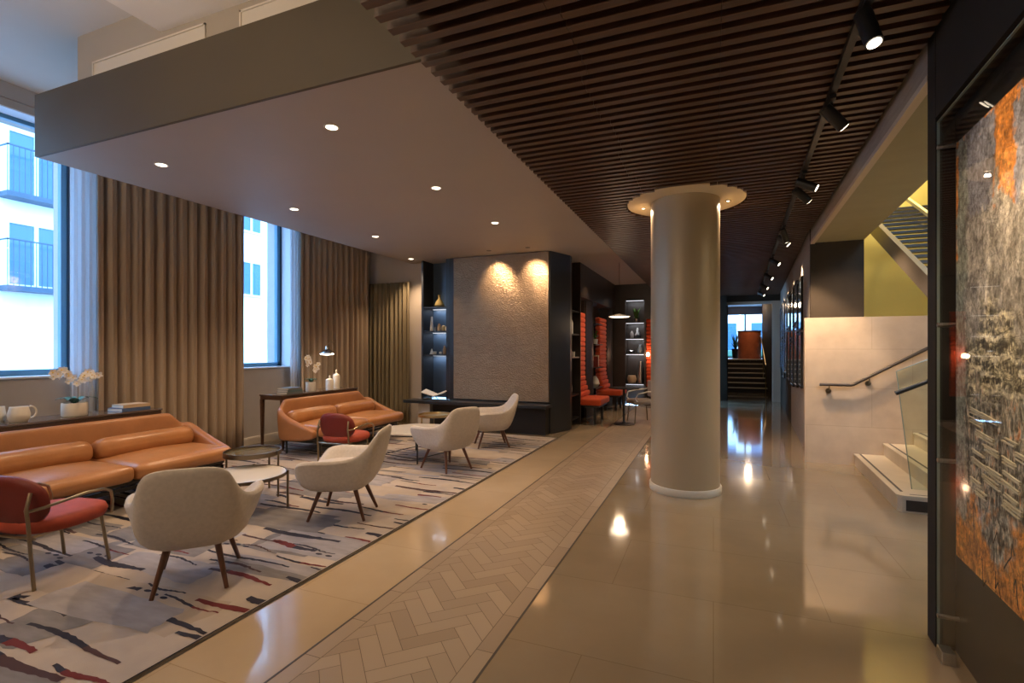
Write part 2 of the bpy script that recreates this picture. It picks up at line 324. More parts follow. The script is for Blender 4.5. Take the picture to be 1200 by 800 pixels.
# ------------------------------------------------------------------ mesh helpers
class MB:
    def __init__(s): s.v = []; s.f = []; s.mi = []; s.m = 0
    def add(s, vs, fs):
        o = len(s.v); s.v += [tuple(p) for p in vs]
        for f in fs: s.f.append([i+o for i in f]); s.mi.append(s.m)
        return s
    def box(s, x0, x1, y0, y1, z0, z1):
        return s.prism([(x0, y0), (x1, y0), (x1, y1), (x0, y1)], z0, z1)
    def prism(s, poly, z0, z1):
        a = sum(poly[i][0]*poly[(i+1) % len(poly)][1]-poly[(i+1) % len(poly)][0]*poly[i][1] for i in range(len(poly)))
        if a < 0: poly = poly[::-1]
        n = len(poly)
        vs = [(x, y, z0) for x, y in poly]+[(x, y, z1) for x, y in poly]
        fs = [list(range(n))[::-1], list(range(n, 2*n))]+[[i, (i+1) % n, n+(i+1) % n, n+i] for i in range(n)]
        return s.add(vs, fs)
    def rings(s, rings, cap0=True, cap1=True):
        n = len(rings[0]); vs = [p for r in rings for p in r]; fs = []
        for k in range(len(rings)-1):
            for i in range(n):
                j = (i+1) % n
                fs.append([k*n+i, k*n+j, (k+1)*n+j, (k+1)*n+i])
        if cap0: fs.append(list(range(n))[::-1])
        if cap1: fs.append([(len(rings)-1)*n+i for i in range(n)])
        return s.add(vs, fs)
    def lathe(s, prof, c=(0, 0, 0), n=24):
        rs = [[(c[0]+r*math.cos(2*PI*i/n), c[1]+r*math.sin(2*PI*i/n), c[2]+z) for i in range(n)] for r, z in prof]
        return s.rings(rs, prof[0][0] < .004, prof[-1][0] < .004)
    def tube(s, pts, r, n=8, r2=None):
        pts = [Vector(p) for p in pts]; rs = []
        up = None
        for k, p in enumerate(pts):
            t = (pts[min(k+1, len(pts)-1)]-pts[max(k-1, 0)]).normalized()
            if up is None:
                up = Vector((0, 0, 1)) if abs(t.z) < .9 else Vector((1, 0, 0))
            a = t.cross(up)
            if a.length < 1e-4: a = t.cross(Vector((0, 1, 0)))
            a.normalize(); b = a.cross(t).normalized(); up = b
            rr = r if r2 is None else r+(r2-r)*k/(len(pts)-1)
            rs.append([tuple(p+a*rr*math.cos(2*PI*i/n)+b*rr*math.sin(2*PI*i/n)) for i in range(n)])
        return s.rings(rs)
    def rbox(s, c, size, r, puff=0.0, n=8, rot=None):
        """rounded box; rot = Matrix"""
        hx, hy, hz = size[0]/2, size[1]/2, size[2]/2
        vs = {}; out = []; fs = []
        def P(x, y, z):
            key = (round(x, 5), round(y, 5), round(z, 5))
            if key in vs: return vs[key]
            p = Vector((x*hx, y*hy, z*hz))
            q = Vector((max(-hx+r, min(hx-r, p.x)), max(-hy+r, min(hy-r, p.y)), max(-hz+r, min(hz-r, p.z))))
            d = p-q
            if d.length > 1e-9:
                p = q+d.normalized()*r
            w = (1-x*x)*(1-y*y)
            p.z += puff*w*(1 if z > 0 else 0)*max(0, z)
            p.y += puff*.5*(1-x*x)*(1-z*z)*(abs(y) > .999)*(1 if y > 0 else -1)
            if rot is not None: p = rot @ p
            out.append((p.x+c[0], p.y+c[1], p.z+c[2])); vs[key] = len(out)-1
            return vs[key]
        # denser near the edges
        def T(hh):
            e = r/hh*1.0
            k = 3
            l = [-1+e*(1-math.cos(PI/2*i/k)) for i in range(k+1)]
            mid = [(-1+e)+(2-2*e)*i/n for i in range(1, n)]
            return l+mid+[-q for q in l[::-1]]
        tx, ty, tz = T(hx), T(hy), T(hz)
        def face(A, B, f):
            for i in range(len(A)-1):
                for j in range(len(B)-1):
                    fs.append([f(A[i], B[j]), f(A[i+1], B[j]), f(A[i+1], B[j+1]), f(A[i], B[j+1])])
        face(tx, ty, lambda a, b: P(a, b, 1)); face(ty, tx, lambda a, b: P(b, a, -1))
        face(ty, tz, lambda a, b: P(1, a, b)); face(tz, ty, lambda a, b: P(-1, b, a))
        face(tz, tx, lambda a, b: P(b, 1, a)); face(tx, tz, lambda a, b: P(a, -1, b))
        fs2 = [f for f in fs if len(set(f)) >= 3]
        return s.add(out, fs2)
    def build(s, name, m, parent=None, smooth=False, bevel=0, sub=0):
        me = bpy.data.meshes.new(name); me.from_pydata(s.v, [], s.f)
        ms = m if isinstance(m, (list, tuple)) else [m]
        for q in ms: me.materials.append(q)
        if len(ms) > 1: me.polygons.foreach_set('material_index', s.mi)
        bm = bmesh.new(); bm.from_mesh(me); bmesh.ops.remove_doubles(bm, verts=bm.verts, dist=1e-5)
        bmesh.ops.recalc_face_normals(bm, faces=bm.faces); bm.to_mesh(me); bm.free()
        o = bpy.data.objects.new(name, me); C.objects.link(o)
        if smooth:
            me.polygons.foreach_set('use_smooth', [True]*len(me.polygons))
            try: me.set_sharp_from_angle(angle=math.radians(smooth if smooth > 1 else 42))
            except Exception: pass
        if bevel:
            b = o.modifiers.new('bevel', 'BEVEL'); b.width = bevel; b.segments = 2; b.limit_method = 'ANGLE'
        if sub:
            q = o.modifiers.new('subsurf', 'SUBSURF'); q.levels = sub; q.render_levels = sub
        if parent: o.parent = parent
        return o

def tag(o, label, cat, group=None):
    o['label'] = label; o['category'] = cat
    if group: o['group'] = group
    return o
def thing(name, label, cat, loc=(0, 0, 0), rz=0, group=None):
    o = bpy.data.objects.new(name, None); C.objects.link(o); o.empty_display_size = .1
    o.location = loc; o.rotation_euler = (0, 0, rz)
    return tag(o, label, cat, group)
def struct(o): o['kind'] = 'structure'; return o
def dup(root, loc, rz, label, group=None):
    r = root.copy(); C.objects.link(r); r.location = loc; r.rotation_euler = (0, 0, rz); r['label'] = label
    if group: r['group'] = group
    for ch in list(root.children):
        c = ch.copy(); C.objects.link(c); c.parent = r
        for g in list(ch.children):
            d = g.copy(); C.objects.link(d); d.parent = c
    return r
def B(name, m, x0, x1, y0, y1, z0, z1, parent=None, bevel=0):
    return MB().box(x0, x1, y0, y1, z0, z1).build(name, m, parent, bevel=bevel)

def spot(name, loc, direction, power, cone=70, blend=.6, col=WARM, size=.03):
    l = bpy.data.lights.new(name, 'SPOT'); l.energy = power; l.color = col; l.spot_size = math.radians(cone); l.spot_blend = blend
    l.shadow_soft_size = size
    o = bpy.data.objects.new(name, l); C.objects.link(o); o.location = loc
    o.rotation_euler = Vector(direction).to_track_quat('-Z', 'Y').to_euler(); return o
def area(name, loc, direction, power, sx, sy, col=WARM):
    l = bpy.data.lights.new(name, 'AREA'); l.energy = power; l.color = col; l.shape = 'RECTANGLE'; l.size = sx; l.size_y = sy
    o = bpy.data.objects.new(name, l); C.objects.link(o); o.location = loc
    o.rotation_euler = Vector(direction).to_track_quat('-Z', 'Y').to_euler(); return o
def point(name, loc, power, col=WARM, size=.05):
    l = bpy.data.lights.new(name, 'POINT'); l.energy = power; l.color = col; l.shadow_soft_size = size
    o = bpy.data.objects.new(name, l); C.objects.link(o); o.location = loc; return o

# ------------------------------------------------------------------ setting
SOF = 3.24; SLAT = 3.06; CEIL = 4.24; XW = -6.75; XG = -7.0
RX = lambda y: .866+.0563*y                    # artwork wall line
BX = lambda y: 1.044+.0371*(y-3.25)              # bulkhead line
PX = lambda y: 1.209+.067*(y-7.7)              # picture wall line

fl = MB(); fl.box(-7.2, -2.43, -4, 13.6, -.1, 0); fl.m = 1; fl.box(-2.43, -1.87, -4, 13.6, -.1, 0); fl.m = 0
fl.box(-1.0, 6.2, -4, 16, -.1, 0); fl.box(-1.87, -1.0, -4, 16, -.1, -.004); fl.box(-1, 2.4, 16, 19.2, -.1, 0)
floor = struct(fl.build('floor', [M['floor'], M['floor_warm']]))
# herringbone inlay, clipped to the strip
hb = MB(); a_, b_ = .0975, .2925; g_ = .0016
def clip(poly, x0, x1):
    def half(P, k, lim, sgn):
        o = []
        for i in range(len(P)):
            p, q = P[i], P[(i+1) % len(P)]
            ip, iq = sgn*(p[0]-lim) >= 0, sgn*(q[0]-lim) >= 0
            if ip: o.append(p)
            if ip != iq:
                t = (lim-p[0])/(q[0]-p[0]); o.append((lim, p[1]+t*(q[1]-p[1])))
        return o
    P = half(poly, 0, x0, 1)
    return half(P, 0, x1, -1) if P else P
r2 = math.sqrt(.5)
for i in range(-90, 190):
    for j in range(-14, 14):
        # classic 3:1 herringbone lattice
        for kind in (0, 1):
            ox, oy = (i*a_+j*b_, i*a_-j*b_)
            if kind == 0: q = [(ox+g_, oy+g_), (ox+b_-g_, oy+g_), (ox+b_-g_, oy+a_-g_), (ox+g_, oy+a_-g_)]
            else: q = [(ox+g_, oy+a_+g_), (ox+a_-g_, oy+a_+g_), (ox+a_-g_, oy+a_+b_-g_), (ox+g_, oy+a_+b_-g_)]
            w = [((p[0]-p[1])*r2-1.435, (p[0]+p[1])*r2+1.0) for p in q]
            if max(p[1] for p in w) > 13.3 or min(p[1] for p in w) < -3: continue
            if max(p[0] for p in w) < -1.77 or min(p[0] for p in w) > -1.10: continue
            cl = clip(w, -1.768, -1.102)
            if len(cl) >= 3: hb.add([(x, y, 0) for x, y in cl], [list(range(len(cl)))])
for x0 in (-1.866, -1.098):
    y = -3.0
    while y < 13.3:
        hb.add([(x0, y+.002, 0), (x0+.094, y+.002, 0), (x0+.094, y+.348, 0), (x0, y+.348, 0)], [[0, 1, 2, 3]]); y += .35
hb.build('herringbone_inlay', M['herring'], floor)
gr = MB().box(-1.87, -1.0, -4, 16, -.004, -.0012).build('grout_bed', M['grout'], floor)
t1 = MB()
for x in (-2.43, -1.87, -1.0): t1.box(x-.006, x+.006, -4, 13.4, -.002, .0012)
struct(t1.build('trim_1', M['strip_dark']))

# left wall with windows
wy = [(1.4, 3.475), (4.48, 6.55)]
wl = MB(); zs, zh = 1.19, 4.0
ys = -4
for y0, y1 in wy:
    wl.box(-7.3, XW, ys, y0, 0, CEIL+.1); wl.box(-7.3, XW, y0, y1, 0, zs); wl.box(-7.3, XW, y0, y1, zh, CEIL+.1); ys = y1
wl.box(-7.3, XW, ys, 9.0, 0, CEIL+.1)
struct(wl.build('wall_left', M['wall_grey']))
struct(B('trim_2', M['wall_grey'], XW, XW+.03, -4, 8.7, 4.08, CEIL))
struct(B('baseboard_left', M['plaster_light'], XW, XW+.015, -4, 8.7, 0, .12))
for k, (y0, y1) in enumerate(wy):
    w = MB(); t = .085
    w.box(XG-.04, XG+.03, y0, y1, zs, zs+t); w.box(XG-.04, XG+.03, y0, y1, zh-.05, zh)
    w.box(XG-.04, XG+.03, y0, y0+t, zs, zh); w.box(XG-.04, XG+.03, y1-t, y1, zs, zh)
    wf = struct(w.build('window_%d' % (k+1), M['winframe'], bevel=.004))
    B('window_gasket', M['winframe_dark'], XG+.0301, XG+.045, y1-.03, y1-.002, zs+.02, zh-.02, wf)
    B('window_pane', M['glass'], XG-.01, XG-.004, y0+t, y1-t, zs+t, zh-.05, wf)
    s_ = MB(); s_.box(XG+.03, XW+.02, y0-.0, y1+.0, zs-.0, zs+.02)
    s_.box(XG+.03, XW-.001, y1-.001, y1-.0005, zs+.02, zh); 
    s_.build('window_sill', M['reveal'], wf)
    rv = MB(); rv.box(XG+.05, XW-.002, y1-.012, y1, zs+.02, zh); rv.box(XG+.05, XW-.002, y0, y0+.012, zs+.02, zh); rv.box(XG+.05, XW-.002, y0, y1, zh-.012, zh)
    rv.build('window_reveal', M['reveal'], wf)

# end wall, back walls
struct(B('wall_back', M['plaster'], XW, -5.335, 8.7, 8.85, 0, CEIL+.1))
struct(B('wall_front', M['plaster'], -7.3, 1.2, -4.2, -4, 0, 4.4))
# upper ceiling with dropped box
struct(B('ceiling', M['plaster_light'], -7.3, 1.5, -4.1, 13.7, CEIL, CEIL+.1))
struct(B('wall_upper', M['plaster_upper_shaded'], -5.18, -1.3, 2.64, 2.70, 3.6, CEIL))
vt = thing('ceiling_bulkhead', 'white boxed beam hanging under the upper ceiling, lit from below', 'beam', (-2.7, 1.0, 4.02))
MB().box(-1.37, 1.3, -4.9, 1.639, 0, .219).build('beam_casing', M['beam_white_lit'], vt)
struct(vt); 
for key in ('label', 'category'): del vt[key]
vt.name = 'trim_3'
for k, (x0, x1, lab) in enumerate([(-4.95, -3.56, 'long pale frame on the wall above the deep soffit edge, left of the dropped beam'), (-3.2, -1.9, 'pale frame at the top edge of the picture, right of the dropped beam')]):
    v = thing('air_vent', lab, 'vent', ((x0+x1)/2, 2.64, 3.925), 0, 'air vents above the soffit')
    h = (x1-x0)/2
    q = MB(); q.box(-h, h, -.014, 0, .025, .04); q.box(-h, h, -.014, 0, -.13, -.115); q.box(-h, -h+.015, -.014, 0, -.13, .04); q.box(h-.015, h, -.014, 0, -.13, .04)
    q.build('vent_frame', M['plaster_light'], v)
    MB().box(-h+.0151, h-.0151, -.006, -.0005, -.1149, .0249).build('vent_panel', M['plaster_light'], v)
# soffit
so = MB(); so.m = 0; so.box(-5.70, -1.3, 2.60, 13.6, SOF, SOF+.2)
so.m = 1; so.box(-5.70, -1.30, 2.575, 2.60, SOF, 3.80); so.m = 0; so.box(-5.70, -5.67, 2.60, 8.7, SOF+.2, 3.80)
struct(so.build('ceiling_soffit', [M['soffit'], M['fascia']]))
# slatted ceiling
sl = MB(); y = -2.0
cx, cy, cr = -.315, 5.63, .61
n = 0
X0 = -1.48
while y < 16.0:
    xr = (RX(y) if y < 3.2 else (BX(y) if y < 7.7 else PX(y)))-.03
    segs = [(X0, xr)]
    dy = abs(y-cy-.03)
    if dy < cr:
        h = math.sqrt(cr*cr-dy*dy); segs = [(X0, cx+.03-h), (cx+.03+h, xr)]
    if y+.05 > 13.6: segs = [(max(a, -.6), b) for a, b in segs if b > -.6]
    for a, b in segs:
        cuts = [a]+[c for c in ((-.71, -.66)[n//6 % 2], .035) if a < c < b]+[b]
        for p, q in zip(cuts[:-1], cuts[1:]): sl.box(p+.0015, q-.0015, y-.0245, y+.0245, SLAT, SLAT+.058)
    y += .1015; n += 1
ceil2 = struct(sl.build('ceiling_slatted', M['dark_wood']))
bk = MB(); bk.prism([(-1.33, -2.2), (RX(-2.2), -2.2), (RX(3.2), 3.2), (BX(7.7)+.02, 7.7), (PX(16)+.02, 16), (-1.33, 16)], SLAT+.0585, SLAT+.17)
bk.build('backing_board', M['black'], ceil2)
fr = MB(); fr.box(-1.33, RX(0), -2.3, -2.2, SLAT, CEIL); fr.build('end_fascia', M['fascia'], ceil2)
struct(B('wall_above_slats', M['fascia'], -1.33, -1.30, -2.2, 2.575, SLAT+.17, CEIL))

# fireplace block + built in shelving -------------------------------------------------
YB = 8.45
blk = MB(); blk.prism([(-4.70, YB+.35), (-4.70, YB), (-2.677, YB), (-2.47, 9.01), (-2.47, 9.08), (-3.0, 9.08), (-3.0, 8.9), (-4.70, 8.9)], 0, SOF)
struct(blk.build('wall_chimney', M['charcoal']))
pn = MB(); pn.box(-4.60, -2.70, YB-.03, YB-.001, .56, SOF-.012)
tag(pn.build('tiled_panel', M['tiles'], bevel=.003), 'tall bronze textured tile panel above the long black bench', 'wall panel')
fm = thing('bench_ledge', 'long low black ledge running below the bronze tile panel', 'bench', (-4.0, 8.1, 0))
MB().box(-1.52, 1.36, 0, .349, .475, .53).build('bench_top', M['charcoal'], fm, bevel=.004)
MB().box(-.95, 1.30, .14, .345, 0, .475).build('bench_base', M['black_paint'], fm, bevel=.003)
MB().box(-1.32, -1.05, .20, .345, 0, .475).build('bench_panel', M['plaster_light'], fm, bevel=.003)
sh = thing('shelving_niche', 'tall black niche with blue-grey back and lit shelves left of the bronze panel', 'shelving', (-5.0, YB, 0))
q = MB(); q.box(-.333, -.29, 0, .42, .531, SOF-.002); q.box(.22, .298, 0, .42, .531, SOF-.002); q.build('side_panel', M['charcoal'], sh)
MB().box(-.29, .22, .38, .41, .531, SOF-.002).build('back_panel', M['navy_back'], sh)
MB().box(-.33, .298, .01, .34, .0, .474).build('lower_cabinet', M['charcoal'], sh)
shelf_z = [2.33, 1.857, 1.40]
for z in shelf_z:
    s1 = MB().box(-.289, .219, .02, .379, z-.03, z).build('shelf', M['charcoal'], sh)
    MB().box(-.27, .20, .33, .345, z-.038, z-.0305).build('light_strip', M['led'], s1)
    area('shelf_light', (-5.03, YB+.30, z-.045), (0, .15, -1), 1.2, .45, .03, (.75, .85, 1))

# shop of small shelf objects
def lathe_obj(name, prof, m, loc, label, cat, group=None, n=20, extra=None):
    o = thing(name, label, cat, loc, 0, group) if extra else None
    b = MB().lathe(prof, n=n).build('body' if extra else name, m, o, smooth=True)
    if not extra: b.location = loc; tag(b, label, cat, group)
    if extra:
        for nm, pr, mm in extra: MB().lathe(pr, n=n).build(nm, mm, o, smooth=True)
        return o
    return b
G1 = 'ornaments on the niche shelves left of the bronze panel'
lathe_obj('glass_flask', [(.001, 0), (.085, 0), (.10, .03), (.08, .09), (.03, .16), (.02, .2), (.03, .24), (.024, .24), (.015, .2), (.001, .19)], M['glassware'], (-5.02, YB+.16, 2.33), 'amber glass flask on the top shelf of the blue-backed niche', 'flask', G1)
lathe_obj('tall_bottle', [(.001, 0), (.03, 0), (.035, .02), (.024, .2), (.016, .29), (.001, .29)], M['whitemetal'], (-5.19, YB+.15, 1.857), 'tall pale bottle at the left of the middle niche shelf', 'bottle', G1)
lathe_obj('small_jar', [(.001, 0), (.02, 0), (.022, .05), (.012, .08), (.001, .09)], M['greycover'], (-5.11, YB+.15, 1.857), 'tiny dark jar beside the tall pale bottle on the middle niche shelf', 'jar', G1)
lathe_obj('clay_vase', [(.001, 0), (.03, 0), (.036, .04), (.03, .10), (.016, .15), (.001, .15)], M['tancover'], (-5.02, YB+.15, 1.857), 'tan slim vase in the middle of the middle niche shelf', 'vase', G1)
lathe_obj('round_pot', [(.001, 0), (.04, 0), (.052, .05), (.035, .10), (.02, .11), (.001, .11)], M['brass'], (-4.92, YB+.15, 1.857), 'round amber pot on the middle niche shelf', 'pot', G1)
lathe_obj('pale_jar', [(.001, 0), (.05, 0), (.055, .05), (.04, .09), (.01, .13), (.001, .13)], M['ceramic'], (-4.82, YB+.15, 1.857), 'pale pointed-lid jar at the right end of the middle niche shelf', 'jar', G1)
lathe_obj('small_cone', [(.001, 0), (.04, 0), (.012, .10), (.001, .11)], M['ceramic'], (-5.19, YB+.15, 1.40), 'pale cone ornament at the left of the lowest niche shelf', 'ornament', G1)
lathe_obj('small_bowl', [(.001, 0), (.03, 0), (.04, .05), (.03, .055), (.001, .04)], M['ceramic'], (-5.12, YB+.15, 1.40), 'small cream bowl beside the cone on the lowest niche shelf', 'bowl', G1)
lathe_obj('pebble_ornament', [(.001, 0), (.02, 0), (.03, .025), (.02, .05), (.001, .055)], M['ceramic'], (-4.99, YB+.15, 1.40), 'small white pebble ornament mid lowest niche shelf', 'ornament', G1)
lathe_obj('clay_bottle', [(.001, 0), (.032, 0), (.034, .10), (.018, .14), (.018, .17), (.001, .17)], M['tancover'], (-4.90, YB+.15, 1.40), 'tan squat bottle on the lowest niche shelf', 'bottle', G1)
lathe_obj('clay_jug', [(.001, 0), (.032, 0), (.036, .12), (.02, .18), (.022, .24), (.001, .24)], M['tancover'], (-4.82, YB+.15, 1.40), 'taller tan bottle at the right end of the lowest niche shelf', 'bottle', G1)
# open book on a stand
ob = thing('open_book', 'open white book on a small stand on the black ledge', 'book', (-5.0, YB-.04, .53), .15)
q = MB()
for sgn in (-1, 1):
    q.add([(0, -.10, .075), (sgn*.24, -.13, .15), (sgn*.24, .13, .19), (0, .13, .10), (0, -.10, .06), (sgn*.24, -.13, .135), (sgn*.24, .13, .175), (0, .13, .085)], [[0, 1, 2, 3], [4, 7, 6, 5], [0, 4, 5, 1], [1, 5, 6, 2], [2, 6, 7, 3], [3, 7, 4, 0]])
q.build('pages', M['paper'], ob)
q = MB(); q.tube([(-.1, -.08, .005), (.1, .08, .11)], .006); q.tube([(.1, -.08, .005), (-.1, .08, .11)], .006); q.tube([(-.1, -.08, .006), (.1, -.08, .006)], .006); q.build('book_stand', M['chrome'], ob)

# side bookcase wall along the corridor -------------------------------------------------
XS = -2.47
sw = thing('side_shelving', 'dark panelled shelving wall with two open niches beside the orange seats', 'shelving', (XS, 9.08, 0))
q = MB()
q.box(-.5, 0, 0, .06, 0, SOF-.002)                      # stile before niche 1
q.box(-.5, 0, .70, .74, 0, SOF-.002)
q.box(-.45, -.40, .06, .70, 0, SOF-.002)                    # niche back
q.box(-.36, -.14, 1.62, 1.66, 0, 2.55)
q.box(-.36, -.32, .74, 1.6, 0, 2.55)
q.box(-.5, 0, .74, 4.51, 2.56, SOF-.002)
q.box(-.42, -.38, 2.20, 3.0, 0, 2.56)
q.box(-.36, -.32, 3.05, 3.95, 0, 2.56)
q.build('carcass', M['brown_dark'], sw)
for z in (.16, .62, 1.35, 1.80, 2.25): MB().box(-.40, -.02, .06, .70, z-.025, z).build('shelf', M['black_paint'], sw)
for z in (.16, .60, 1.08, 1.62, 2.1): MB().box(-.38, -.02, 2.22, 2.98, z-.025, z).build('shelf', M['black_paint'], sw)
def curved_stile(y0, y1, name):
    q = MB(); ring = []
    K = 8
    poly = [(-.36, y0)]+[(-.02+.09*math.sin(PI*k/K)-.09, y0+(y1-y0)*k/K) for k in range(K+1)]+[(-.36, y1)]
    q.prism(poly, 0, 2.56); q.build(name, M['brown_dark'], sw, smooth=True)
curved_stile(1.66, 2.20, 'curved_panel'); curved_stile(3.97, 4.5, 'curved_panel')
G2 = 'ornaments in the side niches by the orange seats'
lathe_obj('white_vase', [(.001, 0), (.05, 0), (.06, .1), (.045, .26), (.03, .3), (.001, .3)], M['ceramic'], (XS-.15, 9.5, .62), 'tall white vase low in the first side niche', 'vase', G2)
lathe_obj('grey_jar', [(.001, 0), (.06, 0), (.08, .08), (.05, .16), (.03, .2), (.001, .2)], M['greyfab'], (XS-.15, 9.45, 1.35), 'grey round jar at mid height in the first side niche', 'jar', G2)
lathe_obj('cream_cup', [(.001, 0), (.035, 0), (.04, .1), (.03, .1), (.001, .02)], M['ceramic'], (XS-.12, 9.66, 1.35), 'cream cup beside the grey jar in the first side niche', 'cup', G2)
lathe_obj('cream_bottle', [(.001, 0), (.05, 0), (.05, .22), (.03, .28), (.001, .28)], M['ceramic'], (XS-.14, 9.55, 1.80), 'cream bottle high in the first side niche', 'bottle', G2)
sv = lathe_obj('shell_ornament', [(.001, 0), (.06, 0), (.11, .08), (.08, .18), (.03, .26), (.001, .27)], M['ceramic'], (XS-.14, 11.75, .60), 'fat cream ridged ornament low in the second side niche', 'ornament', G2)
for k, (h, c) in enumerate([(.25, 'red_dark'), (.28, 'tancover'), (.24, 'orange'), (.27, 'paper')]):
    o = B('book', M[c], -.08, .08, -.014, .014, 0, h); o.location = (XS-.12, 11.62+.034*k, 1.08)
    tag(o, ['dark red spine, first of the upright books in the second side niche', 'tan spine, second of the upright books in the second side niche', 'orange spine, third of the upright books in the second side niche', 'white spine, farthest of the upright books in the second side niche'][k], 'book', 'upright books in the second side niche')
pl = thing('potted_plant', 'small white pot with trailing green leaves high in the second side niche', 'plant', (XS-.12, 11.7, 1.62))
MB().lathe([(.001, 0), (.05, 0), (.06, .12), (.05, .12), (.001, .1)]).build('pot', M['ceramic'], pl, smooth=True)
q = MB()
for k in range(16):
    a = rnd.uniform(0, 2*PI); l = rnd.uniform(.08, .17); h = rnd.uniform(-.02, .16)
    d = Vector((math.cos(a), math.sin(a), 0)); n_ = Vector((-d.y, d.x, 0))*.022
    p0 = Vector((0, 0, .12)); p1 = p0+d*l*.5+Vector((0, 0, h+.05)); p2 = p0+d*l+Vector((0, 0, h))
    q.add([p0-n_*.3, p0+n_*.3, p1+n_, p2, p1-n_], [[0, 1, 2, 3, 4]])
q.build('leaves', M['greenleaf'], pl)

def banquette(y0, y1, label):
    o = thing('banquette', label, 'banquette', (XS, (y0+y1)/2, 0), 0, 'orange channel-backed banquettes')
    h = (y1-y0)/2-.005; q = MB(); K = 17
    for k in range(K):
        z = .52+k*(2.28-.52)/K; zz = (2.28-.52)/K
        lean = .10*max(0, 1-k/4.0)**2
        q.rbox((-.17+lean, 0, z+zz/2), (.13, 2*h, zz), .035, n=2)
    q.build('channelled_back', M['orange'], o, smooth=True)
    MB().rbox((.10, 0, .44), (.62, 2*h+.06, .13), .03, puff=.01, n=4).build('seat_pad', M['orange'], o, smooth=True)
    MB().box(-.28, .36, -h, h, .33, .374).build('seat_base', M['black_paint'], o)
    for yy in (-h+.08, h-.08):
        MB().box(.24, .29, yy-.025, yy+.025, 0, .33).build('leg', M['black_metal'], o)
    return o
banquette(9.83, 10.68, 'nearer tall orange banquette with ribbed back beside the dark pier')
banquette(12.15, 12.97, 'farther tall orange banquette with ribbed back before the end wall')

# end wall at the far left of the corridor
YE = 13.6
ew = MB(); ew.box(-3.0, -2.2, YE, YE+.4, 0, SOF); ew.box(-1.70, -1.66, YE, YE+.4, 0, SOF); ew.box(-1.66, -1.38, YE+.1, YE+.4, 0, SOF); ew.box(-1.38, .10, YE, YE+.4, 0, SOF)
ew.box(-2.2, -1.70, YE+.35, YE+.4, 0, SOF); ew.box(-2.2, -1.70, YE, YE+.35, 2.84, SOF)
ew.box(-1.66, -1.38, YE, YE+.1, 2.3, SOF)
struct(ew.build('wall_end', M['brown_dark']))
es = thing('end_shelves', 'lit dark shelving in the far end wall, behind the pendant', 'shelving', (-1.95, YE, 0))
for z in (.56, 1.36, 1.77, 2.2, 2.8):
    s1 = MB().box(-.249, .249, 0, .349, z, z+.03).build('shelf', M['charcoal'], es)
    MB().box(-.23, .23, .02, .03, z-.012, z-.0005).build('light_strip', M['led'], s1)
    area('end_shelf_light', (-1.95, YE+.06, z-.03), (0, .5, -1), 1.0, .45, .03, (.9, .93, 1))
G3 = 'ornaments on the far end shelves'
gbp = thing('potted_plant', 'small leafy plant in a low pot on the top far shelf', 'plant', (-1.93, YE+.17, 2.23), 0, G3)
MB().lathe([(.001, 0), (.05, 0), (.065, .09), (.055, .09), (.001, .07)]).build('pot', M['steel'], gbp, smooth=True)
q = MB()
for k in range(34):
    a = rnd.uniform(0, 2*PI); l = rnd.uniform(.05, .15); h = rnd.uniform(.04, .32); d = Vector((math.cos(a), math.sin(a), 0)); n_ = Vector((-d.y, d.x, 0))*.022
    p0 = Vector((0, 0, .08)); p1 = p0+d*l*.6+Vector((0, 0, h*.75)); p2 = p0+d*l+Vector((0, 0, h))
    q.add([p0-n_*.2, p0+n_*.2, p1+n_, p2, p1-n_], [[0, 1, 2, 3, 4]])
q.build('leaves', M['greenleaf'], gbp)
lathe_obj('dark_vase', [(.001, 0), (.05, 0), (.09, .08), (.04, .18), (.02, .28), (.001, .28)], M['steel'], (-1.90, YE+.17, 1.80), 'grey bulbous vase on the second far shelf', 'vase', G3)
lathe_obj('grey_bottle', [(.001, 0), (.05, 0), (.05, .12), (.02, .18), (.001, .2)], M['greyfab'], (-2.05, YE+.17, 1.80), 'grey bottle at the left of the second far shelf', 'bottle', G3)
lathe_obj('dark_bowl', [(.001, 0), (.05, 0), (.1, .06), (.08, .08), (.001, .05)], M['steel'], (-2.07, YE+.17, 1.39), 'low grey bowl on the third far shelf', 'bowl', G3)
lathe_obj('grey_urn', [(.001, 0), (.06, 0), (.07, .1), (.03, .2), (.04, .24), (.001, .24)], M['greycover'], (-1.83, YE+.17, 1.39), 'dark urn at the right of the third far shelf', 'urn', G3)
lathe_obj('tall_grey_vase', [(.001, 0), (.08, 0), (.08, .2), (.05, .5), (.04, .58), (.001, .58)], M['steel'], (-1.82, YE+.17, .59), 'tall grey vase low on the far shelves', 'vase', G3)
lathe_obj('wicker_basket', [(.001, 0), (.1, 0), (.13, .1), (.1, .2), (.08, .2), (.001, .12)], M['tancover'], (-2.05, YE+.17, .59), 'round tan basket beside the tall grey vase on the far shelves', 'basket', G3)
bb = thing('wall_padding', 'narrow orange ribbed wall panel on the far end wall beside the column', 'wall panel', (-1.52, YE+.1, 0))
q = MB()
for k in range(18): q.rbox((0, -.045, .50+.1*(k+.5)), (.27, .085, .1), .03, n=2)
q.build('channelled_pad', M['orange'], bb, smooth=True)
sc = thing('wall_sconce', 'small glowing wall light on the orange end panel', 'wall lamp', (-1.60, YE+.01, 1.36))
MB().lathe([(.001, -.05), (.03, -.05), (.045, 0), (.03, .05), (.001, .055)], (0, -.07, 0)).build('bulb', M['sconce'], sc, smooth=True)
MB().tube([(0, 0, -.08), (0, -.07, -.07), (0, -.07, -.05)], .01).build('bracket', M['brass'], sc)
point('sconce_light', (-1.60, YE-.2, 1.36), 4, (1, .6, .35))

